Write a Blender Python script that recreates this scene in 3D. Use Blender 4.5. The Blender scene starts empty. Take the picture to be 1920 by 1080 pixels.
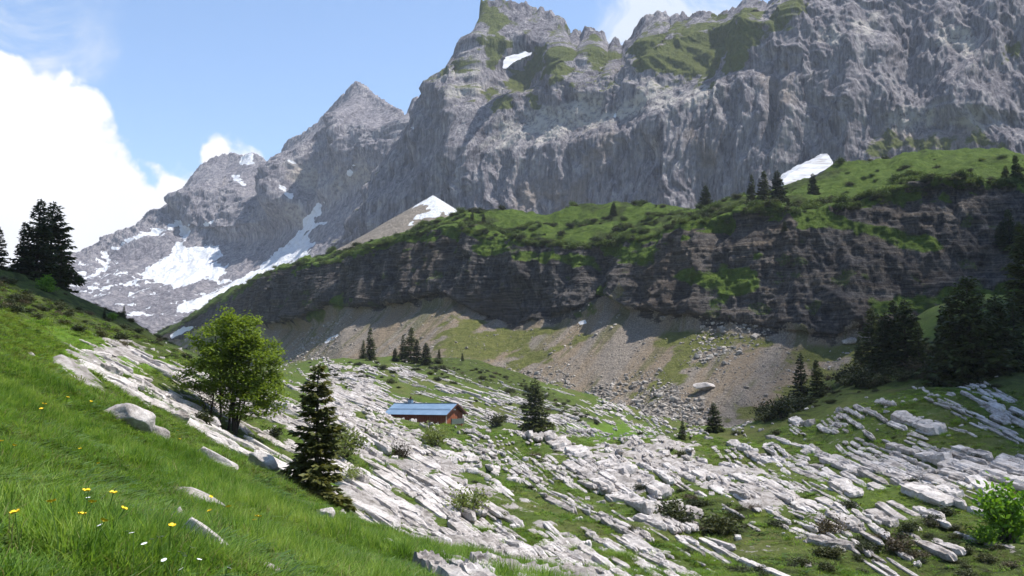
import bpy, bmesh, math, random
import numpy as np
from mathutils import Vector, Matrix, Euler

random.seed(7)
rng = np.random.default_rng(7)
scene = bpy.context.scene
COL = scene.collection

# ------------------------------------------------------------------ camera
F = 1800.0                      # focal length in pixels of the 1920-wide photograph
HOR = 730.0                     # row of the horizon
TH = math.atan((HOR - 540) / F)
CT, ST = math.cos(TH), math.sin(TH)
cd = bpy.data.cameras.new('camera')
cam = bpy.data.objects.new('camera', cd)
COL.objects.link(cam)
cd.sensor_width = 36.0
cd.lens = 36.0 * F / 1920
cd.clip_start = 0.05
cd.clip_end = 40000
cam.location = (0, 0, 0)
cam.rotation_euler = (math.pi / 2 + TH, 0, 0)
scene.camera = cam

# ------------------------------------------------------------------ light
SUN_AZ = math.radians(92)      # clockwise from +Y (the view direction)
SUN_EL = math.radians(63)
SDIR = Vector((math.sin(SUN_AZ) * math.cos(SUN_EL), math.cos(SUN_AZ) * math.cos(SUN_EL), math.sin(SUN_EL)))
sl = bpy.data.lights.new('sun', 'SUN')
sl.energy = 4.6
sl.angle = math.radians(0.53)
sl.color = (1.0, 0.955, 0.89)
sun = bpy.data.objects.new('sun', sl)
COL.objects.link(sun)
sun.rotation_euler = (-SDIR).to_track_quat('-Z', 'Y').to_euler()

SKY_STRENGTH = 0.14
CLOUD_RADIANCE = 0.72
EXPOSURE = 0.78
HAZE_DENSITY = 0.00010

scene.view_settings.view_transform = 'Standard'
scene.view_settings.look = 'None'
scene.view_settings.exposure = EXPOSURE
scene.view_settings.gamma = 1
scene.view_settings.use_curve_mapping = False
scene.render.engine = 'CYCLES'
scene.cycles.use_denoising = True
try:
    scene.cycles.denoiser = 'OPENIMAGEDENOISE'
except Exception:
    pass
scene.cycles.use_adaptive_sampling = True
scene.cycles.adaptive_threshold = 0.02
scene.cycles.max_bounces = 4
scene.cycles.diffuse_bounces = 2
scene.cycles.glossy_bounces = 2
scene.cycles.transmission_bounces = 3
scene.cycles.transparent_max_bounces = 6
scene.cycles.volume_bounces = 0
scene.cycles.sample_clamp_indirect = 6

# ------------------------------------------------------------------ pixel <-> place
def ray(u, v):
    """direction of a pixel as (x, z) per metre of forward distance y"""
    a = (np.asarray(u, float) - 960) / F
    b = (540 - np.asarray(v, float)) / F
    y = CT - b * ST
    return a / y, (ST + b * CT) / y

def P(u, v, d):
    x, z = ray(u, v)
    return np.stack([x * d, np.broadcast_to(np.asarray(d, float), np.shape(x * d)), z * d], -1)

def proj(p):
    x, y, z = p[..., 0], p[..., 1], p[..., 2]
    dep = np.maximum(y * CT + z * ST, 1e-3)
    up = -y * ST + z * CT
    return 960 + F * x / dep, 540 - F * up / dep

# ------------------------------------------------------------------ node helpers
class NT:
    def __init__(s, tree):
        s.t = tree; s.n = tree.nodes; s.l = tree.links
    def new(s, typ, **kw):
        n = s.n.new(typ)
        for k, v in kw.items():
            if k == 'inp':
                for a, b in v.items():
                    s.set(n, a, b)
            else:
                setattr(n, k, v)
        return n
    def set(s, n, a, b):
        sock = n.inputs[a]
        if hasattr(b, 'is_output') or isinstance(b, bpy.types.NodeSocket):
            s.l.new(b, sock)
        else:
            sock.default_value = b
    def math(s, op, a, b=0.0, c=0.0, clamp=False):
        n = s.new('ShaderNodeMath', operation=op, use_clamp=clamp)
        s.set(n, 0, a); s.set(n, 1, b)
        if op in ('MULTIPLY_ADD', 'SMOOTH_MAX', 'SMOOTH_MIN'): s.set(n, 2, c)
        return n.outputs[0]
    def vmath(s, op, a, b=(0, 0, 0)):
        n = s.new('ShaderNodeVectorMath', operation=op)
        s.set(n, 0, a)
        if op == 'SCALE': s.set(n, 3, b)
        else: s.set(n, 1, b)
        return n.outputs['Value' if op in ('DISTANCE', 'LENGTH', 'DOT_PRODUCT') else 'Vector']
    def noise(s, vec, scale, detail=4, rough=0.55, dist=0.0):
        n = s.new('ShaderNodeTexNoise')
        s.set(n, 'Vector', vec); s.set(n, 'Scale', scale); s.set(n, 'Detail', detail)
        s.set(n, 'Roughness', rough); s.set(n, 'Distortion', dist)
        return n.outputs['Fac']
    def voro(s, vec, scale, feature='F1', out='Distance'):
        n = s.new('ShaderNodeTexVoronoi', feature=feature)
        s.set(n, 'Vector', vec); s.set(n, 'Scale', scale)
        return n.outputs[out]
    def ramp(s, fac, stops, interp='LINEAR'):
        n = s.new('ShaderNodeValToRGB')
        r = n.color_ramp; r.interpolation = interp
        while len(r.elements) < len(stops): r.elements.new(0.5)
        for e, (p, c) in zip(r.elements, stops):
            e.position = p
            e.color = (c, c, c, 1) if isinstance(c, (int, float)) else (*c, 1)
        s.set(n, 'Fac', fac)
        return n.outputs['Color']
    def smooth(s, x, lo, hi):
        n = s.new('ShaderNodeMapRange', interpolation_type='SMOOTHSTEP')
        s.set(n, 'Value', x); s.set(n, 'From Min', lo); s.set(n, 'From Max', hi)
        return n.outputs[0]
    def mix(s, f, a, b, typ='MIX'):
        n = s.new('ShaderNodeMix', data_type='RGBA', blend_type=typ)
        s.set(n, 0, f)
        for i, c in ((6, a), (7, b)):
            s.set(n, i, (*c, 1) if isinstance(c, tuple) and len(c) == 3 else c)
        return n.outputs[2]
    def attr(s, name):
        n = s.new('ShaderNodeAttribute'); n.attribute_name = name
        return n.outputs['Fac']
    def mapping(s, vec, scale=(1, 1, 1), rot=(0, 0, 0), loc=(0, 0, 0)):
        n = s.new('ShaderNodeMapping')
        s.set(n, 0, vec); s.set(n, 1, loc); s.set(n, 2, rot); s.set(n, 3, scale)
        return n.outputs[0]
    def bump(s, h, strength=0.5, dist=0.1):
        n = s.new('ShaderNodeBump')
        s.set(n, 'Height', h); s.set(n, 'Strength', strength); s.set(n, 'Distance', dist)
        return n.outputs[0]

def material(name, build):
    m = bpy.data.materials.new(name)
    m.use_nodes = True
    t = NT(m.node_tree)
    m.node_tree.nodes.clear()
    out = t.new('ShaderNodeOutputMaterial')
    sh = build(t)
    t.l.new(sh, out.inputs['Surface'])
    return m

def principled(t, col, rough=0.9, normal=None, spec=0.2, metallic=0.0):
    b = t.new('ShaderNodeBsdfPrincipled')
    t.set(b, 'Base Color', (*col, 1) if isinstance(col, tuple) and len(col) == 3 else col)
    t.set(b, 'Roughness', rough); t.set(b, 'Specular IOR Level', spec); t.set(b, 'Metallic', metallic)
    if normal is not None: t.set(b, 'Normal', normal)
    return b.outputs[0]

# ------------------------------------------------------------------ sky
def build_world():
    w = bpy.data.worlds.new('World')
    scene.world = w
    w.use_nodes = True
    t = NT(w.node_tree)
    w.node_tree.nodes.clear()
    out = t.new('ShaderNodeOutputWorld')
    sky = t.new('ShaderNodeTexSky', sky_type='NISHITA')
    sky.sun_disc = False
    sky.sun_elevation = SUN_EL
    sky.sun_rotation = SUN_AZ
    sky.altitude = 1700
    sky.air_density = 1.1
    sky.dust_density = 0.6
    sky.ozone_density = 2.2
    geo = t.new('ShaderNodeTexCoord')
    D = t.vmath('NORMALIZE', geo.outputs['Generated'])
    skyc = t.vmath('SCALE', sky.outputs[0], SKY_STRENGTH)
    # cumulus: round heads of the bank, displaced by noise in direction space
    blobs = [(10, 235, 118), (105, 235, 84), (150, 235, 50), (60, 430, 215), (195, 335, 52), (215, 440, 110),
             (310, 390, 72), (362, 335, 32), (416, 266, 27), (400, 292, 30), (468, 305, 24), (440, 310, 30), (-160, 230, 190), (-420, 330, 220),
             (-700, 420, 260), (-1000, 380, 230), (-1500, 420, 300), (2700, 300, 260), (3100, 350, 330), (4200, 330, 420)]
    n1 = t.noise(D, 17, 8, 0.56, 0.3)
    n2 = t.noise(t.vmath('ADD', D, (3.1, 1.7, 0.3)), 55, 5, 0.6)
    nvn = t.new('ShaderNodeTexNoise'); t.set(nvn, 'Vector', D); t.set(nvn, 'Scale', 30.0); t.set(nvn, 'Detail', 4.0)
    nv = nvn.outputs['Color']
    d = None
    for (u, v, r) in blobs:
        q = P(u, v, 1.0); q = q / np.linalg.norm(q)
        e = t.math('SUBTRACT', r / F, t.vmath('DISTANCE', D, tuple(float(x) for x in q)))
        d = e if d is None else t.math('SMOOTH_MAX', d, e, 0.012)
    d = t.math('ADD', d, t.math('MULTIPLY', t.math('SUBTRACT', n1, 0.5), 0.06))
    d = t.math('ADD', d, t.math('MULTIPLY', t.math('SUBTRACT', n2, 0.5), 0.016))
    w1 = t.voro(t.vmath('ADD', D, t.vmath('SCALE', t.vmath('SUBTRACT', nv, (0.5, 0.5, 0.5)), 0.05)), 26)
    w2 = t.voro(t.vmath('ADD', D, t.vmath('SCALE', t.vmath('SUBTRACT', nv, (0.5, 0.5, 0.5)), 0.03)), 70)
    d = t.math('ADD', d, t.math('MULTIPLY', t.math('SUBTRACT', 0.45, w1), 0.030))
    d = t.math('ADD', d, t.math('MULTIPLY', t.math('SUBTRACT', 0.45, w2), 0.013))
    cum = t.smooth(d, -0.004, 0.012)
    # thin veils
    nw = t.new('ShaderNodeTexNoise'); t.set(nw, 'Vector', D); t.set(nw, 'Scale', 7.0); t.set(nw, 'Detail', 5.0)
    DW = t.vmath('ADD', D, t.vmath('SCALE', t.vmath('SUBTRACT', nw.outputs['Color'], (0.5, 0.5, 0.5)), 0.22))
    vd = None
    for (u, v, r) in [(20, 30, 190), (110, 60, 130), (1330, 0, 240), (1190, 10, 150), (-300, 0, 200), (2400, -300, 330), (900, -700, 300)]:
        q = P(u, v, 1.0); q = q / np.linalg.norm(q)
        e = t.math('DIVIDE', t.vmath('DISTANCE', DW, tuple(float(x) for x in q)), r / F)
        e = t.math('SUBTRACT', 1.0, e, clamp=True)
        vd = e if vd is None else t.math('MAXIMUM', vd, e)
    n3 = t.noise(t.mapping(D, (1, 1, 1.6)), 9, 9, 0.62, 0.6)
    veil = t.math('MULTIPLY', t.smooth(vd, 0.0, 0.9), t.smooth(n3, 0.36, 0.80))
    veil = t.math('MULTIPLY', veil, 2.2, clamp=True)
    shade = t.noise(t.vmath('ADD', D, (0.4, 7.7, 2.3)), 8, 6, 0.6)
    # faint grey shading of the bank, put into its colour by noise
    cc = t.ramp(shade, [(0.3, (0.93, 0.915, 0.94)), (0.6, (1.0, 0.99, 0.995))])
    cc = t.vmath('SCALE', cc, CLOUD_RADIANCE)
    c = t.mix(veil, skyc, (0.47, 0.52, 0.60))
    c = t.mix(cum, c, cc)
    bg = t.new('ShaderNodeBackground')
    t.set(bg, 'Color', c); t.set(bg, 'Strength', 1.0)
    t.l.new(bg.outputs[0], out.inputs['Surface'])
    try:
        w.cycles.sampling_method = 'MANUAL'; w.cycles.sample_map_resolution = 512
    except Exception:
        pass
build_world()

# ------------------------------------------------------------------ numpy noise
_perm = np.random.default_rng(11).permutation(256).astype(np.int32)
_perm = np.concatenate([_perm, _perm])
_g = np.random.default_rng(12).normal(size=(256, 3)).astype(np.float32)
_g /= np.linalg.norm(_g, axis=1, keepdims=True)

def perlin(x, y, z):
    x = np.asarray(x, np.float32); y = np.asarray(y, np.float32); z = np.asarray(z, np.float32)
    x, y, z = np.broadcast_arrays(x, y, z)
    xi = np.floor(x).astype(np.int32); yi = np.floor(y).astype(np.int32); zi = np.floor(z).astype(np.int32)
    xf = x - xi; yf = y - yi; zf = z - zi
    xi &= 255; yi &= 255; zi &= 255
    f = lambda a: a * a * a * (a * (a * 6 - 15) + 10)
    u, v, w = f(xf), f(yf), f(zf)
    def c(dx, dy, dz):
        h = _perm[_perm[_perm[(xi + dx) & 255] + ((yi + dy) & 255)] + ((zi + dz) & 255)]
        g = _g[h]
        return g[..., 0] * (xf - dx) + g[..., 1] * (yf - dy) + g[..., 2] * (zf - dz)
    L = lambda a, b, k: a + (b - a) * k
    return L(L(L(c(0,0,0), c(1,0,0), u), L(c(0,1,0), c(1,1,0), u), v),
             L(L(c(0,0,1), c(1,0,1), u), L(c(0,1,1), c(1,1,1), u), v), w) * 1.5

def fbm(x, y, z, o=4, gain=0.5, lac=2.03):
    s = 0; a = 1.0
    for i in range(o):
        s = s + a * perlin(x + 13.7 * i, y + 7.1 * i, z + 3.3 * i)
        x = x * lac; y = y * lac; z = z * lac; a *= gain
    return s

def ridged(x, y, z, o=4, gain=0.5, lac=2.03):
    s = 0; a = 1.0
    for i in range(o):
        s = s + a * (1 - 2 * np.abs(perlin(x + 13.7 * i, y + 7.1 * i, z + 3.3 * i)))
        x = x * lac; y = y * lac; z = z * lac; a *= gain
    return s

def sstep(x, a, b):
    t = np.clip((x - a) / (b - a), 0, 1)
    return t * t * (3 - 2 * t)

def poly_sd(u, v, pts):
    """signed distance in pixels, positive inside"""
    pts = np.asarray(pts, float)
    best = np.full(np.shape(u), 1e9); ins = np.zeros(np.shape(u), bool)
    n = len(pts)
    for i in range(n):
        ax, ay = pts[i]; bx, by = pts[(i + 1) % n]
        ex, ey = bx - ax, by - ay
        t = np.clip(((u - ax) * ex + (v - ay) * ey) / (ex * ex + ey * ey + 1e-9), 0, 1)
        best = np.minimum(best, np.hypot(u - ax - t * ex, v - ay - t * ey))
        if ay != by:
            c = ((ay > v) != (by > v)) & (u < ex * (v - ay) / (by - ay) + ax)
            ins ^= c
    return np.where(ins, best, -best)

def pmask(u, v, polys, w=10, noise=0):
    m = np.zeros(np.shape(u))
    for pl in polys:
        m = np.maximum(m, sstep(poly_sd(u, v, pl) + noise, -w, w))
    return m

# ------------------------------------------------------------------ object helpers
def tag(o, label=None, cat=None, group=None, kind=None):
    if label: o['label'] = label
    if cat: o['category'] = cat
    if group: o['group'] = group
    if kind: o['kind'] = kind
    return o

def new_mesh(name, verts, faces=None, loops=None, smooth=False, mats=()):
    """faces: (n,3) or (n,4) integer array"""
    me = bpy.data.meshes.new(name)
    verts = np.ascontiguousarray(verts, np.float32)
    me.vertices.add(len(verts))
    me.vertices.foreach_set('co', verts.ravel())
    faces = np.asarray(faces, np.int32)
    k = faces.shape[1]
    me.loops.add(faces.size)
    me.loops.foreach_set('vertex_index', faces.ravel())
    me.polygons.add(len(faces))
    me.polygons.foreach_set('loop_start', np.arange(0, faces.size, k, dtype=np.int32))
    me.polygons.foreach_set('loop_total', np.full(len(faces), k, np.int32))
    me.polygons.foreach_set('use_smooth', np.full(len(faces), smooth, bool))
    me.update(calc_edges=True)
    for m in mats: me.materials.append(m)
    return me

def fattr(me, name, vals):
    a = me.attributes.new(name, 'FLOAT', 'POINT')
    a.data.foreach_set('value', np.ascontiguousarray(vals, np.float32).ravel())

def obj(name, me, parent=None, loc=None):
    o = bpy.data.objects.new(name, me)
    COL.objects.link(o)
    if parent is not None: o.parent = parent
    if loc is not None: o.location = loc
    return o

def empty(name, loc, rz=0.0):
    o = bpy.data.objects.new(name, None)
    COL.objects.link(o)
    o.empty_display_size = 0.2
    o.location = loc
    o.rotation_euler = (0, 0, rz)
    return o

def grid_faces(nr, nc):
    i = np.arange(nr * nc).reshape(nr, nc)
    return np.stack([i[:-1, :-1], i[:-1, 1:], i[1:, 1:], i[1:, :-1]], -1).reshape(-1, 4)

def copy_tree(o, parent=None):
    c = o.copy(); COL.objects.link(c); c.parent = parent
    for ch in o.children:
        if ch is not c: copy_tree(ch, c)
    return c

class MB:
    """collects verts and faces for one mesh"""
    def __init__(s): s.v = []; s.f = []; s.n = 0
    def add(s, v, f):
        v = np.asarray(v, float); f = np.asarray(f, int)
        if f.shape[1] == 4:
            f = np.concatenate([f[:, [0, 1, 2]], f[:, [0, 2, 3]]])
        s.v.append(v); s.f.append(f + s.n); s.n += len(v)
    def box(s, a, b, M=None):
        a = np.asarray(a, float); b = np.asarray(b, float)
        v = np.array([[(a, b)[i][0], (a, b)[j][1], (a, b)[k][2]] for i in (0, 1) for j in (0, 1) for k in (0, 1)])
        f = [(0, 1, 3, 2), (4, 6, 7, 5), (0, 4, 5, 1), (2, 3, 7, 6), (0, 2, 6, 4), (1, 5, 7, 3)]
        s.add(v, f)
    def tube(s, pts, rad, k=7):
        pts = np.asarray(pts, float); n = len(pts)
        rad = np.broadcast_to(np.asarray(rad, float), n)
        tan = np.gradient(pts, axis=0); tan /= np.linalg.norm(tan, axis=1, keepdims=True) + 1e-9
        ref = np.array([1, 0, 0.]) if abs(tan[0][0]) < 0.8 else np.array([0, 1., 0])
        a = np.cross(tan, ref); a /= np.linalg.norm(a, axis=1, keepdims=True) + 1e-9
        b = np.cross(tan, a)
        ang = np.linspace(0, 2 * np.pi, k, endpoint=False)
        v = pts[:, None] + rad[:, None, None] * (np.cos(ang)[None, :, None] * a[:, None] + np.sin(ang)[None, :, None] * b[:, None])
        f = []
        for i in range(n - 1):
            for j in range(k):
                f.append((i * k + j, i * k + (j + 1) % k, (i + 1) * k + (j + 1) % k, (i + 1) * k + j))
        s.add(v.reshape(-1, 3), f)
    def mesh(s, name, mat, smooth=False):
        return new_mesh(name, np.concatenate(s.v), np.concatenate(s.f), smooth=smooth, mats=[mat])

def scatter(name, pts, rot, scl, idx, sources, parent=None):
    """uncountable cover: one object whose points carry copies of a few small source meshes"""
    me = bpy.data.meshes.new(name)
    pts = np.asarray(pts, np.float32)
    me.vertices.add(len(pts)); me.vertices.foreach_set('co', pts.ravel())
    for nm, val in (('rot', rot), ('scl', scl)):
        a = me.attributes.new(nm, 'FLOAT_VECTOR', 'POINT')
        a.data.foreach_set('vector', np.ascontiguousarray(val, np.float32).ravel())
    a = me.attributes.new('idx', 'INT', 'POINT')
    a.data.foreach_set('value', np.ascontiguousarray(idx, np.int32))
    o = obj(name, me, parent)
    o['kind'] = 'stuff'
    src = bpy.data.collections.new(name + '_sources')
    for i, m in enumerate(sources):
        src.objects.link(bpy.data.objects.new('%s_piece_%02d' % (name, i), m))
    ng = bpy.data.node_groups.new(name, 'GeometryNodeTree')
    ng.interface.new_socket('Geometry', in_out='INPUT', socket_type='NodeSocketGeometry')
    ng.interface.new_socket('Geometry', in_out='OUTPUT', socket_type='NodeSocketGeometry')
    N, L = ng.nodes, ng.links
    gi = N.new('NodeGroupInput'); go = N.new('NodeGroupOutput')
    iop = N.new('GeometryNodeInstanceOnPoints')
    ci = N.new('GeometryNodeCollectionInfo')
    ci.inputs['Collection'].default_value = src
    ci.inputs['Separate Children'].default_value = True
    ci.inputs['Reset Children'].default_value = True
    def na(nm, dt):
        n = N.new('GeometryNodeInputNamedAttribute'); n.data_type = dt
        n.inputs['Name'].default_value = nm
        return n.outputs['Attribute']
    e = N.new('FunctionNodeEulerToRotation')
    L.new(na('rot', 'FLOAT_VECTOR'), e.inputs[0])
    L.new(gi.outputs[0], iop.inputs['Points'])
    L.new(ci.outputs[0], iop.inputs['Instance'])
    iop.inputs['Pick Instance'].default_value = True
    L.new(na('idx', 'INT'), iop.inputs['Instance Index'])
    L.new(e.outputs[0], iop.inputs['Rotation'])
    L.new(na('scl', 'FLOAT_VECTOR'), iop.inputs['Scale'])
    L.new(iop.outputs[0], go.inputs[0])
    md = o.modifiers.new('cover', 'NODES'); md.node_group = ng
    return o
# ------------------------------------------------------------------ ground surface: height through known points
CTRL = [  # pixel column, row, forward distance
    (0, 1080, 4.6), (250, 1080, 5.4), (480, 1080, 6.6), (600, 1080, 9.5), (750, 1080, 13.5), (900, 1080, 18),
    (385, 1015, 9), (0, 900, 8.5), (0, 750, 16), (0, 650, 26), (0, 588, 38), (150, 850, 14), (300, 900, 15.5),
    (120, 760, 21), (250, 780, 27), (200, 690, 41), (130, 660, 46), (130, 615, 56), (300, 660, 62), (360, 690, 80),
    (430, 810, 48), (590, 935, 33), (700, 1000, 29), (480, 870, 32), (520, 960, 20), (400, 850, 31), (330, 760, 42),
    (1000, 1080, 22), (1100, 1080, 27), (1400, 1080, 33), (1650, 1080, 36), (1920, 1080, 37),
    (1100, 960, 49), (900, 930, 48), (820, 1010, 36), (740, 860, 60), (620, 800, 64), (500, 760, 66),
    (1300, 960, 54), (1600, 1000, 47), (1920, 1000, 46), (1250, 1030, 38),
    (1000, 830, 112), (1200, 870, 86), (860, 808, 146), (740, 790, 130), (720, 775, 148), (600, 760, 112), (870, 860, 85),
    (530, 715, 150), (640, 690, 195), (780, 676, 215), (900, 690, 212), (1000, 722, 208), (1200, 780, 190), (1100, 830, 128), (1050, 790, 160),
    (1340, 808, 158), (1280, 822, 150), (1420, 800, 140),
    (1480, 760, 132), (1640, 700, 132), (1560, 715, 134), (1820, 712, 112), (1920, 650, 125), (1725, 590, 150), (1600, 745, 165), (1500, 800, 165), (1680, 690, 165), (1850, 570, 160),
    (1920, 800, 86), (1920, 900, 60), (1500, 900, 70), (1700, 850, 78), (1500, 820, 104), (1650, 775, 100), (1780, 740, 100),
    (100, 545, 100), (0, 505, 96), (200, 585, 115), (300, 642, 135), (372, 692, 160), (440, 700, 190),
    (60, 590, 60), (200, 640, 75),
    (100, 640, 160), (0, 600, 160), (250, 690, 180),
    (0, 700, 420), (400, 705, 420), (700, 760, 420), (1000, 790, 420), (1400, 800, 420), (1920, 800, 420),
]
def _tps_setup():
    c = np.array(CTRL, float)
    # the pavement field right of the meadow tilts towards the viewer: its depth range is short
    m = (c[:, 0] > 660) & (c[:, 2] > 20) & (c[:, 2] < 146)
    c[m, 2] = np.interp(c[m, 2], [20, 22, 27, 33, 47, 56, 70, 85, 104, 112, 130, 146], [23, 27, 35, 42, 52, 57, 64, 71, 82, 90, 116, 146])
    p = P(c[:, 0], c[:, 1], c[:, 2])
    extra = np.array([[-1.0, 2.4, -1.35], [0.3, 3.2, -1.75], [1.5, 3.0, -2.2], [-3.0, 2.4, -0.8], [4, 9, -3.2], [12, 12, -5.5], [22, 26, -8.0]])
    p = np.concatenate([p, extra])
    return p
def _key(x, y):
    az = np.clip(np.arctan2(x, y), -0.62, 0.62)
    r = np.hypot(x, y)
    return np.stack([az * 2.2, np.log(r + 4.0)], -1), r
_cp = _tps_setup()
_ck, _cr = _key(_cp[:, 0], _cp[:, 1])
_cv = _cp[:, 2] / (_cr + 4.0)
def _phi(d2): return 0.5 * d2 * np.log(d2 + 1e-9)
_n = len(_ck)
_A = np.zeros((_n + 3, _n + 3))
_A[:_n, :_n] = _phi(((_ck[:, None] - _ck[None]) ** 2).sum(-1)) + np.eye(_n) * 0.002
_A[:_n, _n] = 1; _A[:_n, _n + 1:] = _ck; _A[_n, :_n] = 1; _A[_n + 1:, :_n] = _ck.T
_W = np.linalg.solve(_A, np.concatenate([_cv, [0, 0, 0]]))

def ground_base(x, y):
    x = np.asarray(x, float); y = np.asarray(y, float)
    sh = x.shape
    k, r = _key(x.ravel(), y.ravel())
    out = np.empty(len(k))
    for s in range(0, len(k), 60000):
        q = k[s:s + 60000]
        d2 = ((q[:, None, :] - _ck[None]) ** 2).sum(-1)
        out[s:s + 60000] = _phi(d2) @ _W[:_n] + _W[_n] + q @ _W[_n + 1:]
    z = out * (r + 4.0)
    far = sstep(r, 380, 520)
    z = z * (1 - far) + far * (-6.0)
    near = 1 - sstep(r, 1.0, 3.0)
    z = z * (1 - near) + near * (-1.6 - 0.22 * x.ravel())
    return z.reshape(sh)

def ground_detail(x, y):
    r = np.hypot(x, y)
    k1 = np.clip(r / 90, 0.03, 1.0)
    z = k1 * 1.1 * fbm(x / 17, y / 17, 0.3 + 0 * x, 3)
    z = z + np.clip(r / 40, 0.1, 1) * 0.30 * fbm(x / 4.3, y / 4.3, 5.3 + 0 * x, 3)
    z = z + np.clip(r / 25, 0.25, 1) * 0.09 * fbm(x / 0.9, y / 0.9, 9.3 + 0 * x, 3)
    return z

def ground_z(x, y): return ground_base(x, y) + ground_detail(x, y)

def hit(u, v, dmin=3.0, dmax=420.0, n=500):
    """where the sight line of each pixel first meets the ground"""
    u = np.atleast_1d(np.asarray(u, float)); v = np.atleast_1d(np.asarray(v, float))
    rx, rz = ray(u, v)
    d = np.geomspace(dmin, dmax, n)
    X = rx[:, None] * d; Z = rz[:, None] * d; Y = np.broadcast_to(d, X.shape)
    g = ground_base(X, Y) + ground_detail(X, Y)
    below = g >= Z
    i = np.argmax(below, 1); ok = below.any(1)
    i0 = np.maximum(i - 1, 0)
    a = np.arange(len(u))
    h0 = (Z - g)[a, i0]; h1 = (Z - g)[a, i]
    t = np.where(h0 - h1 > 1e-9, h0 / (h0 - h1 + 1e-12), 0)
    dd = d[i0] + (d[i] - d[i0]) * np.clip(t, 0, 1)
    p = np.stack([rx * dd, dd, rz * dd], -1)
    p[:, 2] = ground_z(p[:, 0], p[:, 1])
    return p, ok

# regions of the ground, traced on the photograph
PAVE_DENSE = [
    [(135, 655), (190, 650), (270, 660), (330, 690), (380, 715), (480, 740), (560, 770), (640, 760), (730, 800), (800, 850), (900, 905), (1000, 960), (1090, 1030), (1130, 1080), (1230, 1230), (900, 1230), (850, 1080),
     (800, 1030), (720, 985), (670, 945), (640, 905), (560, 850), (430, 815), (330, 770), (210, 735), (110, 685)],
    [(600, 690), (680, 700), (720, 740), (700, 780), (640, 775), (560, 730)],
    [(980, 815), (1040, 810), (1120, 850), (1260, 930), (1300, 960), (1240, 975), (1150, 930), (1060, 880)],
    [(1080, 835), (1200, 830), (1320, 850), (1450, 910), (1560, 970), (1640, 1000), (1560, 1000), (1400, 940), (1280, 900), (1150, 870)],
]
PAVE_MED = [
    [(880, 830), (1000, 800), (1110, 850), (1330, 830), (1450, 800), (1600, 770), (1700, 730), (1800, 720), (1920, 740), (1920, 960), (1800, 960), (1660, 1010), (1560, 1080), (1100, 1080), (900, 950), (760, 850), (740, 810)],
    [(540, 680), (700, 682), (850, 690), (980, 735), (1120, 780), (1200, 800), (1100, 835), (880, 825), (720, 770), (600, 745)],
    [(1150, 740), (1250, 760), (1300, 800), (1200, 800), (1100, 770)],
    [(1420, 1020), (1560, 990), (1760, 1040), (1920, 1010), (1920, 1080), (1400, 1080)],
    [(1150, 960), (1300, 990), (1450, 1010), (1400, 1070), (1180, 1060)],
]
HEATH = [
    [(-300, 380), (0, 420), (130, 520), (250, 600), (380, 690), (360, 690), (250, 652), (130, 610), (0, 584), (-300, 565)],
    [(1425, 790), (1480, 750), (1600, 690), (1700, 640), (1940, 640), (1940, 715), (1830, 730), (1700, 720), (1600, 745), (1500, 790), (1440, 805)],
    [(1380, 1050), (1560, 1030), (1700, 990), (1760, 960), (1800, 1000), (1920, 1040), (1920, 1080), (1380, 1080)],
    [(740, 655), (900, 665), (1010, 712), (960, 735), (860, 712), (760, 695)],
    [(880, 690), (960, 705), (1060, 750), (1130, 790), (1080, 790), (960, 750)],
    [(1230, 965), (1300, 930), (1420, 960), (1420, 1000), (1250, 1000)],
]
BRIGHT = [
    [(-200, 585), (130, 615), (260, 655), (340, 690), (220, 720), (100, 700), (-200, 680)],
    [(1060, 790), (1200, 800), (1230, 830), (1100, 830)],
    [(600, 900), (640, 890), (720, 940), (700, 970), (620, 930)],
]

def ground_masks(p):
    u, v = proj(p)
    x, y = p[..., 0], p[..., 1]
    n = fbm(x / 3.1, y / 3.1, 2.2 + 0 * x, 4)
    nn = fbm(x / 9.0, y / 9.0, 4.2 + 0 * x, 3)
    d = pmask(u, v, PAVE_DENSE, 12, n * 22)
    m = pmask(u, v, PAVE_MED, 25, n * 30)
    h = pmask(u, v, HEATH, 8, n * 9)
    b = pmask(u, v, BRIGHT, 18, n * 14)
    rock = np.clip(d * (0.40 + 0.75 * n + 0.3 * nn) + 0.30 * m * sstep(n + 0.4 * nn, 0.10, 0.55), 0, 1)
    return rock, h, b, d, m

def build_ground():
    az = np.concatenate([np.linspace(-180, -50, 24)[:-1], np.linspace(-50, -33, 14)[:-1], np.linspace(-33, 33, 620), np.linspace(33, 50, 14)[1:], np.linspace(50, 180, 24)[1:]])
    az = np.radians(az)
    r = np.concatenate([[0.01, 0.6, 1.2], np.geomspace(1.8, 400, 470), np.geomspace(420, 4000, 18)])
    A, R = np.meshgrid(az, r)
    X = R * np.sin(A); Y = R * np.cos(A)
    Z = ground_z(X, Y)
    # the ground falls away under the mountains
    p = np.stack([X, Y, Z], -1)
    rock, h, b, d, m = ground_masks(p)
    # stepped relief across the strike of the beds where the rock shows
    s = (X * 0.80 + Y * 0.60)
    step = np.abs(((s + 1.2 * fbm(X / 6, Y / 6, 7.0 + 0 * X, 3)) / 1.3) % 1.0 - 0.35)
    p[..., 2] += np.clip(rock, 0, 1) * (0.30 * ridged(X / 1.4, Y / 1.4, 1.0 + 0 * X, 3) * 0.5 + 0.35 * step)
    me = new_mesh('ground', p.reshape(-1, 3), grid_faces(*X.shape), smooth=True, mats=[M['ground']])
    fattr(me, 'rock', rock); fattr(me, 'heath', h); fattr(me, 'bright', b)
    o = obj('ground', me); o['kind'] = 'structure'
    return o

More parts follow.
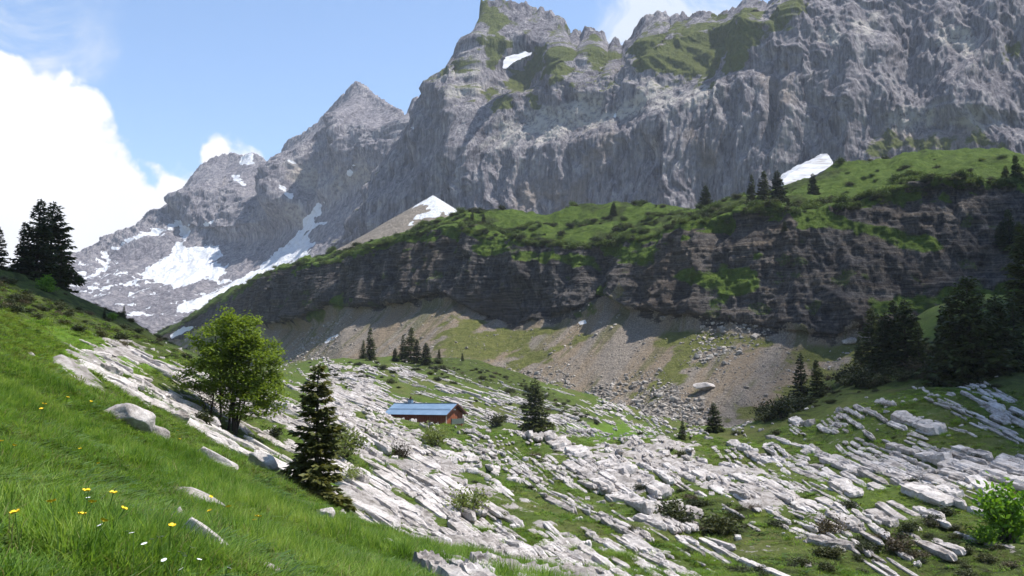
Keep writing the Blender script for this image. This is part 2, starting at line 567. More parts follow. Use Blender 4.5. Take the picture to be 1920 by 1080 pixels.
# ------------------------------------------------------------------ rock sheets between traced lines
def sheet(cols, us, rows_per, back, crest=None):
    """cols: u -> list of (v, d) from foot to crest; rows_per: samples per span; back: list of (dd, dz) behind the crest"""
    cu = np.array([c[0] for c in cols], float)
    V = np.array([[q[0] for q in c[1]] for c in cols], float)
    Dm = np.array([[q[1] for q in c[1]] for c in cols], float)
    vv = np.stack([np.interp(us, cu, V[:, k]) for k in range(V.shape[1])])
    dd = np.stack([np.interp(us, cu, Dm[:, k]) for k in range(V.shape[1])])
    if crest is not None:
        c = np.array(crest, float)
        vv[-1] = np.interp(us, c[:, 0], c[:, 1])
        for k in range(len(vv) - 1):
            vv[k] = np.maximum(vv[k], vv[-1] + 2.0 * (len(vv) - 1 - k))
    rows = []; span = []
    for k in range(len(vv) - 1):
        n = rows_per[k]
        for i in range(n):
            t = i / n
            rows.append(P(us, vv[k] * (1 - t) + vv[k + 1] * t, dd[k] * (1 - t) + dd[k + 1] * t)); span.append(k + t)
    rows.append(P(us, vv[-1], dd[-1])); span.append(len(vv) - 1.0)
    top = rows[-1]
    for j, (a, b) in enumerate(back):
        rows.append(top + np.stack([top[:, 0] * a / top[:, 1], np.full(len(us), a), np.full(len(us), b)], -1)); span.append(len(vv) - 1 + 0.1 * (j + 1))
    return np.stack(rows), np.array(span)

def sheet_normals(p):
    du = np.gradient(p, axis=1); dv = np.gradient(p, axis=0)
    n = np.cross(du, dv)
    n /= np.linalg.norm(n, axis=-1, keepdims=True) + 1e-9
    return n

def smooth_rows(a, k):
    ker = np.hanning(k * 2 + 3)[1:-1]; ker /= ker.sum()
    pad = np.pad(a, ((0, 0), (k, k)), mode='edge')
    return np.stack([np.convolve(r, ker, 'valid') for r in pad])

CLIFF = [  # u: talus foot, cliff foot, cliff edge, meadow crest
    (250, [(668, 560), (660, 580), (650, 600), (645, 640)]),
    (330, [(664, 520), (640, 545), (622, 560), (606, 600)]),
    (400, [(680, 430), (602, 490), (574, 505), (560, 540)]),
    (450, [(695, 385), (594, 455), (546, 470), (532, 500)]),
    (520, [(705, 340), (612, 400), (513, 420), (500, 450)]),
    (580, [(708, 310), (606, 370), (500, 392), (484, 425)]),
    (640, [(712, 285), (576, 350), (492, 366), (467, 400)]),
    (700, [(712, 268), (582, 332), (472, 348), (450, 385)]),
    (780, [(712, 252), (574, 318), (446, 333), (428, 368)]),
    (850, [(715, 242), (556, 308), (424, 322), (399, 355)]),
    (900, [(722, 236), (588, 296), (432, 314), (401, 352)]),
    (960, [(740, 228), (612, 284), (450, 304), (399, 348)]),
    (1040, [(770, 216), (600, 276), (464, 294), (391, 342)]),
    (1100, [(790, 208), (586, 270), (467, 286), (385, 336)]),
    (1150, [(802, 200), (556, 268), (466, 282), (381, 332)]),
    (1200, [(812, 193), (590, 254), (452, 274), (384, 326)]),
    (1250, [(818, 188), (597, 247), (442, 266), (387, 318)]),
    (1300, [(820, 184), (602, 240), (422, 260), (386, 312)]),
    (1350, [(820, 181), (606, 235), (404, 255), (384, 306)]),
    (1400, [(818, 179), (612, 230), (392, 250), (374, 304)]),
    (1480, [(815, 178), (628, 225), (394, 246), (344, 306)]),
    (1560, [(810, 178), (640, 221), (393, 242), (318, 312)]),
    (1640, [(805, 178), (622, 220), (372, 240), (298, 318)]),
    (1700, [(800, 179), (610, 219), (345, 240), (288, 320)]),
    (1780, [(798, 180), (604, 218), (342, 240), (280, 322)]),
    (1850, [(796, 181), (602, 217), (346, 238), (279, 322)]),
    (1920, [(794, 182), (600, 216), (352, 237), (290, 320)]),
    (2100, [(790, 186), (600, 214), (340, 236), (290, 320)]),
    (2350, [(790, 190), (600, 214), (330, 236), (290, 320)]),
]

def build_cliff():
    us = np.concatenate([np.linspace(250, 1960, 800), np.linspace(1960, 2350, 40)[1:]])
    rp = [95, 135, 70]
    p, sp = sheet(CLIFF, us, rp, [(12, -3), (40, -14), (120, -25), (600, -40)])
    n = sheet_normals(p)
    n = n / 1.0
    X, Y, Z = p[..., 0], p[..., 1], p[..., 2]
    S = np.broadcast_to(sp[:, None], X.shape)
    U = np.broadcast_to(us[None], X.shape)
    wob = 0.16 * fbm(U / 55, 0.5 + 0 * U, 0 * U, 4)
    lft = 1 - sstep(U, 420, 560)
    cm = sstep(S, 0.88 , 1.06) * (1 - sstep(S + 0.25 * wob, 1.93, 2.04)) * (1 - 0.75 * lft)
    # buttresses and gullies, bedding ledges
    butt = ridged(X / 38, Y / 38, Z / 150 + 3, 4) * 3.6 + ridged(X / 13, Y / 13, Z / 60, 4) * 1.6 + fbm(X / 7, Y / 7, Z / 20, 4) * 1.0
    zz = Z + 0.05 * X + 2.2 * fbm(X / 25, Y / 25, Z / 25, 3)
    led = (np.abs((zz / 4.6) % 1 - 0.5) - 0.25) * 0.8 * (0.5 + 1.2 * np.clip(0.5 + fbm(X / 18, Y / 18, Z / 9, 2), 0, 1)) + (np.abs((zz / 1.55) % 1 - 0.5) - 0.25) * 0.45
    fine = ridged(X / 3.2, Y / 3.2, Z / 6.0, 4) * 0.75 + fbm(X / 1.1, Y / 1.1, Z / 1.3, 3) * 0.35
    led = led * (0.65 + 0.9 * np.clip(fbm(X / 11, Y / 11, Z / 5, 2) + 0.4, 0, 1))
    disp = cm * (butt + led + 0.8 * fine + 1.5 * ridged(X / 6.5, Y / 6.5, Z / 40 + 7, 3))
    # deep recess under the overhang of the bay
    for (cu, cv, ru, rv, dep) in [(965, 590, 95, 50, 5.0), (1370, 440, 55, 22, 5), (1130, 500, 30, 45, 4), (1185, 545, 22, 40, -3), (760, 500, 18, 60, 3), (1740, 385, 90, 20, 4), (900, 500, 14, 70, -2.5), (660, 540, 16, 55, 3), (1520, 560, 40, 50, 3)]:
        uu, vv = proj(p)
        disp = disp - cm * dep * np.exp(-((uu - cu) / ru) ** 2 - ((vv - cv) / rv) ** 2)
    nh = n.copy(); nh[..., 2] *= 0.35
    q = p + nh * disp[..., None]
    # talus and meadow relief
    tm = (1 - sstep(S, 0.85, 1.0))
    bm = sstep(S, 1.97, 2.1) 
    q[..., 2] += tm * (1.5 * fbm(X / 22, Y / 45, 1.0 + 0 * X, 3) + 0.35 * fbm(X / 3, Y / 4, 3.0 + 0 * X, 4) )
    q[..., 2] += bm * (2.6 * fbm(X / 16, Y / 16, 8.0 + 0 * X, 4) + 0.5 * fbm(X / 3, Y / 3, 3.0 + 0 * X, 3)) * (0.5 + 0.5 * sstep(S, 2.05, 2.4))
    # grass creeping over the edge and on ledges
    u, v = proj(q)
    nz = fbm(X / 7, Y / 7, Z / 5, 4)
    nb = fbm(X / 30, Y / 30, Z / 30, 3)
    grass = np.zeros_like(X)
    edge = sstep(S + 0.22 * nz + 0.10 * nb, 1.82, 1.95)
    grass = np.maximum(grass, edge)
    ledge_polys = [[(1280, 520), (1420, 480), (1420, 540), (1330, 560)], [(580, 590), (640, 560), (650, 580), (600, 600)],
                   [(1480, 410), (1560, 400), (1760, 440), (1780, 470), (1600, 440)], [(1095, 590), (1150, 540), (1165, 560), (1110, 600)],
                   [(870, 450), (1130, 480), (1120, 500), (880, 470)], [(1640, 560), (1900, 530), (1900, 570), (1640, 600)], [(1160, 470), (1260, 450), (1230, 490), (1160, 500)]]
    grass = np.maximum(grass, 0.8 * pmask(u, v, ledge_polys, 16, nz * 26))
    grass = np.maximum(grass, cm * sstep(n[..., 2] * 0 + nz + 0.6 * nb, 0.42, 0.75) * 0.45)
    # green strips running down the talus
    tg = [[(800, 640), (860, 590), (900, 610), (1080, 600), (1010, 640), (900, 690), (860, 690)],
          [(1190, 740), (1290, 640), (1330, 640), (1240, 740)], [(1230, 640), (1330, 600), (1660, 610), (1660, 660), (1560, 690), (1450, 650), (1300, 660)],
          [(1360, 790), (1480, 720), (1640, 640), (1660, 680), (1500, 750), (1420, 800)], [(380, 610), (450, 575), (440, 600), (390, 640)],
          [(940, 690), (1060, 640), (1090, 640), (970, 700)], [(340, 640), (400, 600), (440, 640), (400, 680), (340, 670)]]
    strip = pmask(u, v, tg, 22, nz * 30)
    grass = np.maximum(grass, tm * strip * (0.75 + 0.3 * nb))
    grass = np.maximum(grass, tm * sstep(0.35 * nz + 0.7 * nb, 0.05, 0.6) * 0.6)
    heath = bm * sstep(nz + nb, 0.05, 0.5) * (1 - pmask(u, v, [[(1480, 360), (1640, 310), (1800, 290), (1920, 310), (1920, 345), (1720, 350), (1600, 370)], [(960, 440), (1060, 400), (1120, 400), (1110, 450)]], 10, nz * 10) * 0.8)
    scree = np.clip(1 - sstep(S + 0.10 * nz, 0.93, 1.02), 0, 1)
    scree = np.maximum(scree, pmask(u, v, [[(1120, 580), (1160, 530), (1170, 545), (1130, 600)]], 6, nz * 6))
    snow = pmask(u, v, [[(1084, 604), (1098, 600), (1100, 606), (1088, 610)], [(608, 640), (634, 626), (636, 629), (610, 645)], [(505, 660), (522, 654), (523, 658), (508, 664)],
                        [(318, 628), (345, 612), (368, 612), (350, 622), (322, 636)]], 1.6, nz * 2.5)
    bare = bm * pmask(u, v, [[(635, 480), (660, 474), (655, 484)]], 3)
    a = rp[0]; b = rp[0] + rp[1]
    out = []
    for nm, r0, r1, mt in (('talus_slope', 0, a + 1, 'terrace'), ('cliff', a, b + 1, 'terrace'), ('upper_meadow', b, len(q), 'terrace')):
        sub = q[r0:r1]
        me = new_mesh(nm, sub.reshape(-1, 3), grid_faces(*sub.shape[:2]), smooth=True, mats=[M[mt]])
        for an, av in (('grass', grass), ('heath', heath), ('scree', np.maximum(scree, bare)), ('snow', snow)):
            fattr(me, an, av[r0:r1])
        o = obj(nm, me); o['kind'] = 'structure'; out.append(o)
    return q, S, grass, us

WALL_CREST = [(600, 520), (660, 470), (685, 437), (700, 412), (730, 362), (765, 300), (788, 255), (798, 234), (806, 212), (818, 198), (826, 172), (833, 135), (850, 113), (870, 97), (890, 82), (900, 66), (903, 30), (906, 8), (912, -1), (930, -3), (950, 3), (975, 8), (1000, 14), (1030, 27), (1050, 34), (1058, 48), (1066, 64), (1080, 60), (1091, 73), (1100, 50), (1110, 47), (1122, 58), (1134, 74), (1142, 82), (1150, 72), (1158, 80), (1167, 84), (1180, 68), (1195, 54), (1210, 36), (1222, 30), (1235, 21), (1246, 26), (1258, 36), (1270, 27), (1290, 31), (1320, 22), (1345, 30), (1365, 20), (1390, 4), (1405, -1), (1422, 6), (1440, 8), (1456, -2), (1480, -26), (1520, -52), (1600, -95), (1750, -140), (2050, -190), (2600, -200)]
WALL = [  # u: foot, top of the steep wall, ledge zone, crest
    (600, [(560, 1150), (540, 1170), (530, 1180), (520, 1190)]),
    (690, [(480, 1060), (460, 1080), (445, 1090), (428, 1100)]),
    (760, [(475, 1000), (400, 1030), (340, 1060), (292, 1090)]),
    (800, [(470, 960), (360, 990), (270, 1030), (206, 1080)]),
    (860, [(465, 920), (300, 960), (200, 1010), (105, 1060)]),
    (910, [(460, 890), (290, 930), (170, 990), (0, 1060)]),
    (1000, [(450, 860), (285, 890), (160, 970), (14, 1050)]),
    (1100, [(445, 830), (270, 858), (170, 925), (50, 1010)]),
    (1170, [(440, 810), (255, 836), (170, 900), (84, 970)]),
    (1240, [(440, 790), (230, 815), (140, 880), (21, 960)]),
    (1340, [(440, 765), (190, 800), (100, 860), (28, 920)]),
    (1400, [(430, 750), (165, 788), (80, 840), (0, 900)]),
    (1500, [(390, 725), (160, 765), (60, 800), (-40, 850)]),
    (1650, [(370, 695), (200, 720), (60, 765), (-110, 840)]),
    (1800, [(350, 670), (220, 690), (60, 740), (-150, 820)]),
    (1950, [(350, 650), (230, 668), (60, 715), (-170, 800)]),
    (2150, [(350, 630), (230, 645), (60, 690), (-190, 780)]),
    (2600, [(350, 600), (230, 620), (60, 670), (-200, 760)]),
]

def build_wall():
    us = np.concatenate([np.linspace(600, 1960, 760), np.linspace(1960, 2600, 50)[1:]])
    p, sp = sheet(WALL, us, [135, 70, 80], [(3, -2), (30, -25), (200, -260), (400, -420)], WALL_CREST)
    n = sheet_normals(p)
    X, Y, Z = p[..., 0], p[..., 1], p[..., 2]
    S = np.broadcast_to(sp[:, None], X.shape); U = np.broadcast_to(us[None], X.shape)
    low = 1 - sstep(S, 0.9, 1.35)
    hi = sstep(S, 1.1, 1.7)
    top = sstep(S, 2.25, 2.95)
    wx = X + 14 * fbm(X / 60, Y / 60, Z / 60, 2)
    butt = 15 * ridged(wx / 130, Y / 130, Z / 420, 3, 0.5)
    rt = sstep(U, 1380, 1500)
    lowr = np.maximum(low, rt)
    flut = lowr * (5.0 * ridged(wx / 26, Y / 40, Z / 210 + 4, 4, 0.55) + 2.2 * ridged(wx / 9, Y / 16, Z / 110 + 2, 3, 0.55)) + 1.5 * fbm(wx / 13, Y / 13, Z / 40, 4)
    gul = hi * (1 - 0.8 * rt) * (10 * ridged(X / 55 + 0.004 * Z, Y / 80, Z / 120 + 9, 4, 0.55))
    slab = 1.9 * ridged((X + Z * 0.45) / 30, Y / 50, (Z - X * 0.25) / 38, 4)
    fine = 1.1 * ridged(X / 6.0, Y / 6.0, Z / 22, 4, 0.55)
    disp = (butt + flut + gul + slab) * (1 - 0.93 * top) + fine * (1 - 0.7 * top)
    # broad forms: recess of the great slab, vertical slot, spur left of the grassy basin
    u, v = proj(p)
    for (cu, cv, ru, rv, dep) in [(1465, 235, 9, 60, 14), (1480, 150, 70, 60, 8), (1800, 245, 120, 22, 10), (1900, 240, 40, 40, 10), (890, 210, 26, 130, -24), (985, 150, 40, 60, 26), (1060, 160, 20, 70, -16), (1000, 110, 45, 22, 12), (760, 380, 30, 90, -18), (1180, 120, 25, 60, 16), (1420, 60, 24, 60, -16), (1340, 110, 40, 60, 14), (1120, 90, 14, 50, -14), (1250, 330, 12, 60, 9), (1075, 350, 10, 60, 7), (1600, 150, 20, 120, -10), (1700, 100, 26, 90, 10)]:
        disp = disp - (1 - 0.8 * top) * dep * np.exp(-((u - cu) / ru) ** 2 - ((v - cv) / rv) ** 2)
    nh = n.copy(); nh[..., 2] *= 0.35 * (1 - 0.9 * top)
    q = p + nh * disp[..., None]
    q[..., 2] += sstep(S, 2.85, 3.0) * (3.0 * fbm(X / 6, Y / 6, 0.7 + 0 * X, 4, 0.6) + 4.5 * (ridged(X / 16, Y / 16, 4.7 + 0 * X, 3, 0.6) - 0.8))
    u, v = proj(q)
    nz = fbm(X / 22, Y / 22, Z / 22, 4); nf = fbm(X / 7, Y / 7, Z / 7, 3)
    gp = [[(905, 10), (940, 5), (950, 60), (965, 90), (940, 110), (930, 150), (905, 100)], [(945, 130), (1000, 110), (1030, 105), (1010, 150), (960, 180), (935, 165)],
          [(1010, 90), (1060, 75), (1080, 90), (1060, 160), (1030, 160)], [(925, 185), (970, 175), (960, 205), (930, 205)], [(980, 180), (1015, 175), (1005, 200)], [(1110, 60), (1130, 90), (1160, 100), (1130, 140), (1100, 110)],
          [(1180, 90), (1240, 60), (1400, 20), (1450, 10), (1420, 90), (1330, 150), (1250, 150), (1190, 130)], [(1440, 10), (1500, 0), (1480, 50), (1430, 80)], [(1860, 100), (1920, 60), (1920, 95), (1880, 120)],
          [(840, 125), (900, 90), (895, 110), (850, 135)], [(1640, 260), (1860, 250), (1870, 275), (1630, 290)]]
    grass = pmask(u, v, gp, 14, nz * 28 + nf * 10) * 0.85
    up = sheet_normals(q)[..., 2]
    grass = np.maximum(grass * (1 - 0.25 * rt), hi * (1 - rt) * sstep(up + 0.3 * nz, 0.6, 0.85) * 0.5)
    snow = pmask(u, v, [[(944, 115), (952, 105), (985, 97), (997, 99), (990, 105), (962, 120), (946, 129)], [(1472, 330), (1500, 312), (1545, 292), (1555, 290), (1560, 305), (1520, 318), (1474, 342)],
                        [(652, 325), (662, 308), (668, 310), (656, 330)], [(770, 240), (778, 232), (776, 242)], [(1150, 215), (1156, 212), (1154, 226)], [(690, 241), (697, 240), (697, 250)], [(738, 245), (745, 245), (742, 248)]], 1.8, nf * 2.5)
    pale = pmask(u, v, [[(930, 220), (1080, 190), (1120, 200), (1240, 180), (1280, 200), (1100, 240), (1000, 260), (930, 260)], [(840, 130), (890, 110), (890, 150), (850, 160)], [(1560, 60), (1640, 40), (1640, 60), (1570, 80)],
                        [(1770, 40), (1800, 60), (1850, 100), (1830, 110), (1760, 80)], [(1660, 220), (1830, 215), (1850, 240), (1680, 250)], [(1280, 180), (1360, 160), (1360, 190), (1290, 200)], [(1200, 150), (1260, 150), (1230, 165)]], 16, nz * 40)
    tan = pmask(u, v, [[(1100, 255), (1150, 250), (1160, 300), (1110, 300)], [(1650, 250), (1840, 245), (1870, 280), (1640, 290)], [(970, 350), (1100, 340), (1090, 380), (980, 390)], [(1440, 150), (1480, 150), (1490, 190), (1450, 190)], [(1300, 260), (1330, 250), (1340, 320), (1310, 330)]], 20, nz * 30)
    q[..., 2] = np.maximum(q[..., 2], -15)
    me = new_mesh('mountain_wall', q.reshape(-1, 3), grid_faces(*q.shape[:2]), smooth=True, mats=[M['mountain']])
    for an, av in (('grass', grass), ('snow', snow), ('pale', pale), ('tan', tan), ('scree', 0 * nz)):
        fattr(me, an, av)
    o = obj('mountain_wall', me); o['kind'] = 'structure'
    # scree fan with old snow at the foot of the wall
    apex = P(812, 366, 800.0)
    ring = []
    N = 90; R = 60
    A, T = np.meshgrid(np.linspace(math.radians(150), math.radians(390), N), np.linspace(0, 1, R))
    dirx = np.cos(A); diry = np.sin(A)
    L = 210
    X = apex[0] + dirx * T * L; Y = apex[1] + diry * T * L
    Z = apex[2] - T * L * 0.64 + 3.0 * T * fbm(X / 16, Y / 16, 0 * X + 1, 3) * sstep(T, 0, 0.3) + 1.0 * np.abs(np.sin(A * 2)) * T
    c = np.stack([X, Y, Z], -1)
    uu, vv = proj(c)
    nf = fbm(X / 9, Y / 9, Z / 9, 4)
    snow = pmask(uu, vv, [[(812, 364), (785, 378), (772, 388), (800, 385), (808, 392), (780, 408), (800, 412), (830, 402), (868, 402), (868, 392), (840, 378)], [(765, 418), (775, 415), (772, 420)]], 2.5, nf * 7)
    me = new_mesh('scree_fan', c.reshape(-1, 3), grid_faces(*X.shape)[:, ::-1], smooth=True, mats=[M['mountain']])
    for an, av in (('grass', 0 * nf), ('snow', snow), ('pale', 0 * nf), ('tan', 0 * nf), ('scree', 0 * nf + 1)):
        fattr(me, an, av)
    o = obj('scree_fan', me); o['kind'] = 'structure'

FAR_CREST = [(-200, 560), (60, 520), (125, 492), (150, 480), (200, 455), (250, 440), (280, 420), (305, 400), (316, 384), (335, 362), (352, 345), (366, 322), (380, 309), (400, 297), (420, 289), (440, 287), (455, 292), (470, 287), (486, 292), (500, 300), (518, 302), (530, 290), (537, 268), (550, 258), (570, 250), (592, 234), (605, 222), (622, 203), (640, 182), (652, 172), (664, 156), (670, 154), (682, 160), (692, 172), (705, 182), (718, 190), (732, 198), (745, 206), (756, 216), (762, 228), (766, 226), (770, 206), (774, 190), (780, 182), (787, 184), (793, 190), (799, 194), (804, 215), (830, 260), (900, 330), (1000, 400)]
FAR = [
    (-200, [(680, 650), (640, 1000), (600, 1400), (580, 1550), (560, 1700)]),
    (60, [(665, 690), (620, 1050), (560, 1450), (535, 1580), (520, 1680)]),
    (125, [(668, 700), (610, 1100), (545, 1450), (510, 1600), (492, 1700)]),
    (200, [(670, 720), (605, 1150), (530, 1520), (488, 1700), (455, 1800)]),
    (300, [(672, 740), (602, 1150), (520, 1540), (455, 1740), (400, 1900)]),
    (350, [(674, 760), (600, 1160), (512, 1560), (445, 1740), (345, 1930)]),
    (430, [(674, 800), (592, 1200), (500, 1560), (452, 1700), (288, 1980)]),
    (520, [(665, 860), (566, 1250), (490, 1500), (440, 1600), (302, 1850)]),
    (590, [(660, 880), (545, 1250), (462, 1440), (390, 1540), (235, 1760)]),
    (670, [(655, 880), (525, 1200), (440, 1350), (340, 1470), (155, 1700)]),
    (760, [(650, 880), (510, 1150), (410, 1280), (310, 1380), (222, 1520)]),
    (900, [(650, 880), (510, 1150), (430, 1280), (380, 1380), (330, 1450)]),
    (1000, [(650, 880), (520, 1150), (460, 1280), (430, 1380), (400, 1450)]),
]

def build_far():
    us = np.concatenate([np.linspace(-200, 90, 30)[:-1], np.linspace(90, 830, 560), np.linspace(830, 1000, 20)[1:]])
    p, sp = sheet(FAR, us, [60, 60, 50, 100], [(5, -4), (60, -70), (300, -350), (600, -560)], FAR_CREST)
    n = sheet_normals(p)
    X, Y, Z = p[..., 0], p[..., 1], p[..., 2]
    S = np.broadcast_to(sp[:, None], X.shape)
    top = sstep(S, 3.35, 3.97)
    stp = sstep(S, 2.6, 3.2)
    wx = X + 30 * fbm(X / 140, Y / 140, Z / 140, 2)
    disp = (34 * ridged(wx / 260 + Z / 900, Y / 300, Z / 420, 3, 0.5) + 14 * ridged((wx - 0.5 * Z) / 62, Y / 90, Z / 170 + 2, 4, 0.55)) * stp * (1 - 0.95 * top)
    disp = disp + (5.0 * ridged(X / 17, Y / 17, Z / 24, 4, 0.55)) * (0.35 + 0.65 * stp) * (1 - 0.6 * top)
    u, v = proj(p)
    for (cu, cv, ru, rv, dep) in [(500, 330, 22, 60, 40), (575, 350, 20, 70, -40), (610, 400, 20, 70, 40), (445, 340, 10, 30, 20), (420, 400, 60, 50, -30), (265, 470, 40, 12, -14), (345, 430, 14, 30, 25), (680, 240, 14, 90, -30), (640, 300, 30, 60, 25), (560, 420, 15, 60, -25)]:
        disp = disp - dep * np.exp(-((u - cu) / ru) ** 2 - ((v - cv) / rv) ** 2) * stp * (1 - 0.85 * top)
    nh = n.copy(); nh[..., 2] *= 0.45 * (1 - 0.9 * top)
    q = p + nh * disp[..., None]
    low = 1 - stp
    nr = ridged(X / 70, Y / 120, 2.0 + 0 * X, 4, 0.55)
    q[..., 2] += sstep(S, 3.85, 4.0) * (4.0 * fbm(X / 7, Y / 7, 0.7 + 0 * X, 4, 0.65))
    q[..., 2] += low * (7 * nr + 2.5 * fbm(X / 16, Y / 22, 5 + 0 * X, 3)) * sstep(S, 0.0, 0.4)
    u, v = proj(q)
    nz = fbm(X / 45, Y / 60, Z / 45, 4); nf = fbm(X / 16, Y / 25, Z / 14, 4)
    sharp = [[(592, 382), (604, 380), (605, 398), (590, 415), (600, 420), (575, 440), (580, 455), (590, 458), (578, 482), (545, 492), (500, 512), (455, 540), (420, 560), (380, 578), (340, 590), (330, 575), (400, 550), (450, 520), (500, 490), (540, 455), (565, 430), (580, 405)],
             [(452, 305), (462, 290), (474, 292), (478, 312), (462, 310)], [(436, 326), (445, 330), (460, 346), (456, 348), (440, 338)], [(520, 342), (528, 343), (548, 368), (546, 371), (530, 358)],
             [(328, 412), (345, 420), (362, 432), (352, 456), (342, 450), (336, 430)], [(382, 421), (398, 415), (398, 418), (384, 424)], [(250, 445), (290, 428), (325, 424), (320, 434), (280, 442), (255, 450)],
             [(300, 470), (340, 455), (350, 462), (410, 458), (415, 480), (400, 490), (430, 500), (400, 530), (330, 540), (280, 525), (240, 505), (270, 490)],
             [(212, 465), (250, 445), (254, 448), (215, 470)], [(540, 298), (556, 306), (552, 309), (540, 302)], [(590, 450), (586, 468), (580, 470)], [(600, 420), (612, 418), (606, 422)], [(648, 325), (662, 308), (668, 310), (656, 330)]]
    snow = pmask(u, v, sharp, 2.6, nf * 7 + nz * 3)
    patch = pmask(u, v, [[(120, 490), (180, 470), (240, 475), (300, 485), (430, 490), (440, 545), (400, 590), (330, 610), (220, 610), (130, 540)]], 12)
    snow = np.maximum(snow, patch * sstep(nf * 0.8 + nz * 0.5 - 0.35 * nr + 0.18 - sstep(v, 585, 620) * 0.45, -0.02, 0.14))
    snow *= 1 - pmask(u, v, [[(215, 500), (250, 478), (300, 465), (325, 458), (322, 478), (260, 512)], [(300, 560), (390, 520), (405, 535), (330, 562)]], 3, nf * 8)
    pale = pmask(u, v, [[(535, 310), (580, 310), (600, 350), (570, 360), (540, 335)], [(620, 350), (670, 310), (690, 330), (640, 360)], [(520, 380), (555, 380), (560, 420), (530, 420)]], 12, nz * 22)
    q[..., 2] = np.maximum(q[..., 2], -15)
    me = new_mesh('far_mountain', q.reshape(-1, 3), grid_faces(*q.shape[:2]), smooth=True, mats=[M['mountain']])
    for an, av in (('grass', 0 * nz), ('snow', snow), ('pale', pale * 0.8), ('tan', pale * 0.7), ('scree', 0 * nz)):
        fattr(me, an, av)
    o = obj('far_mountain', me); o['kind'] = 'structure'

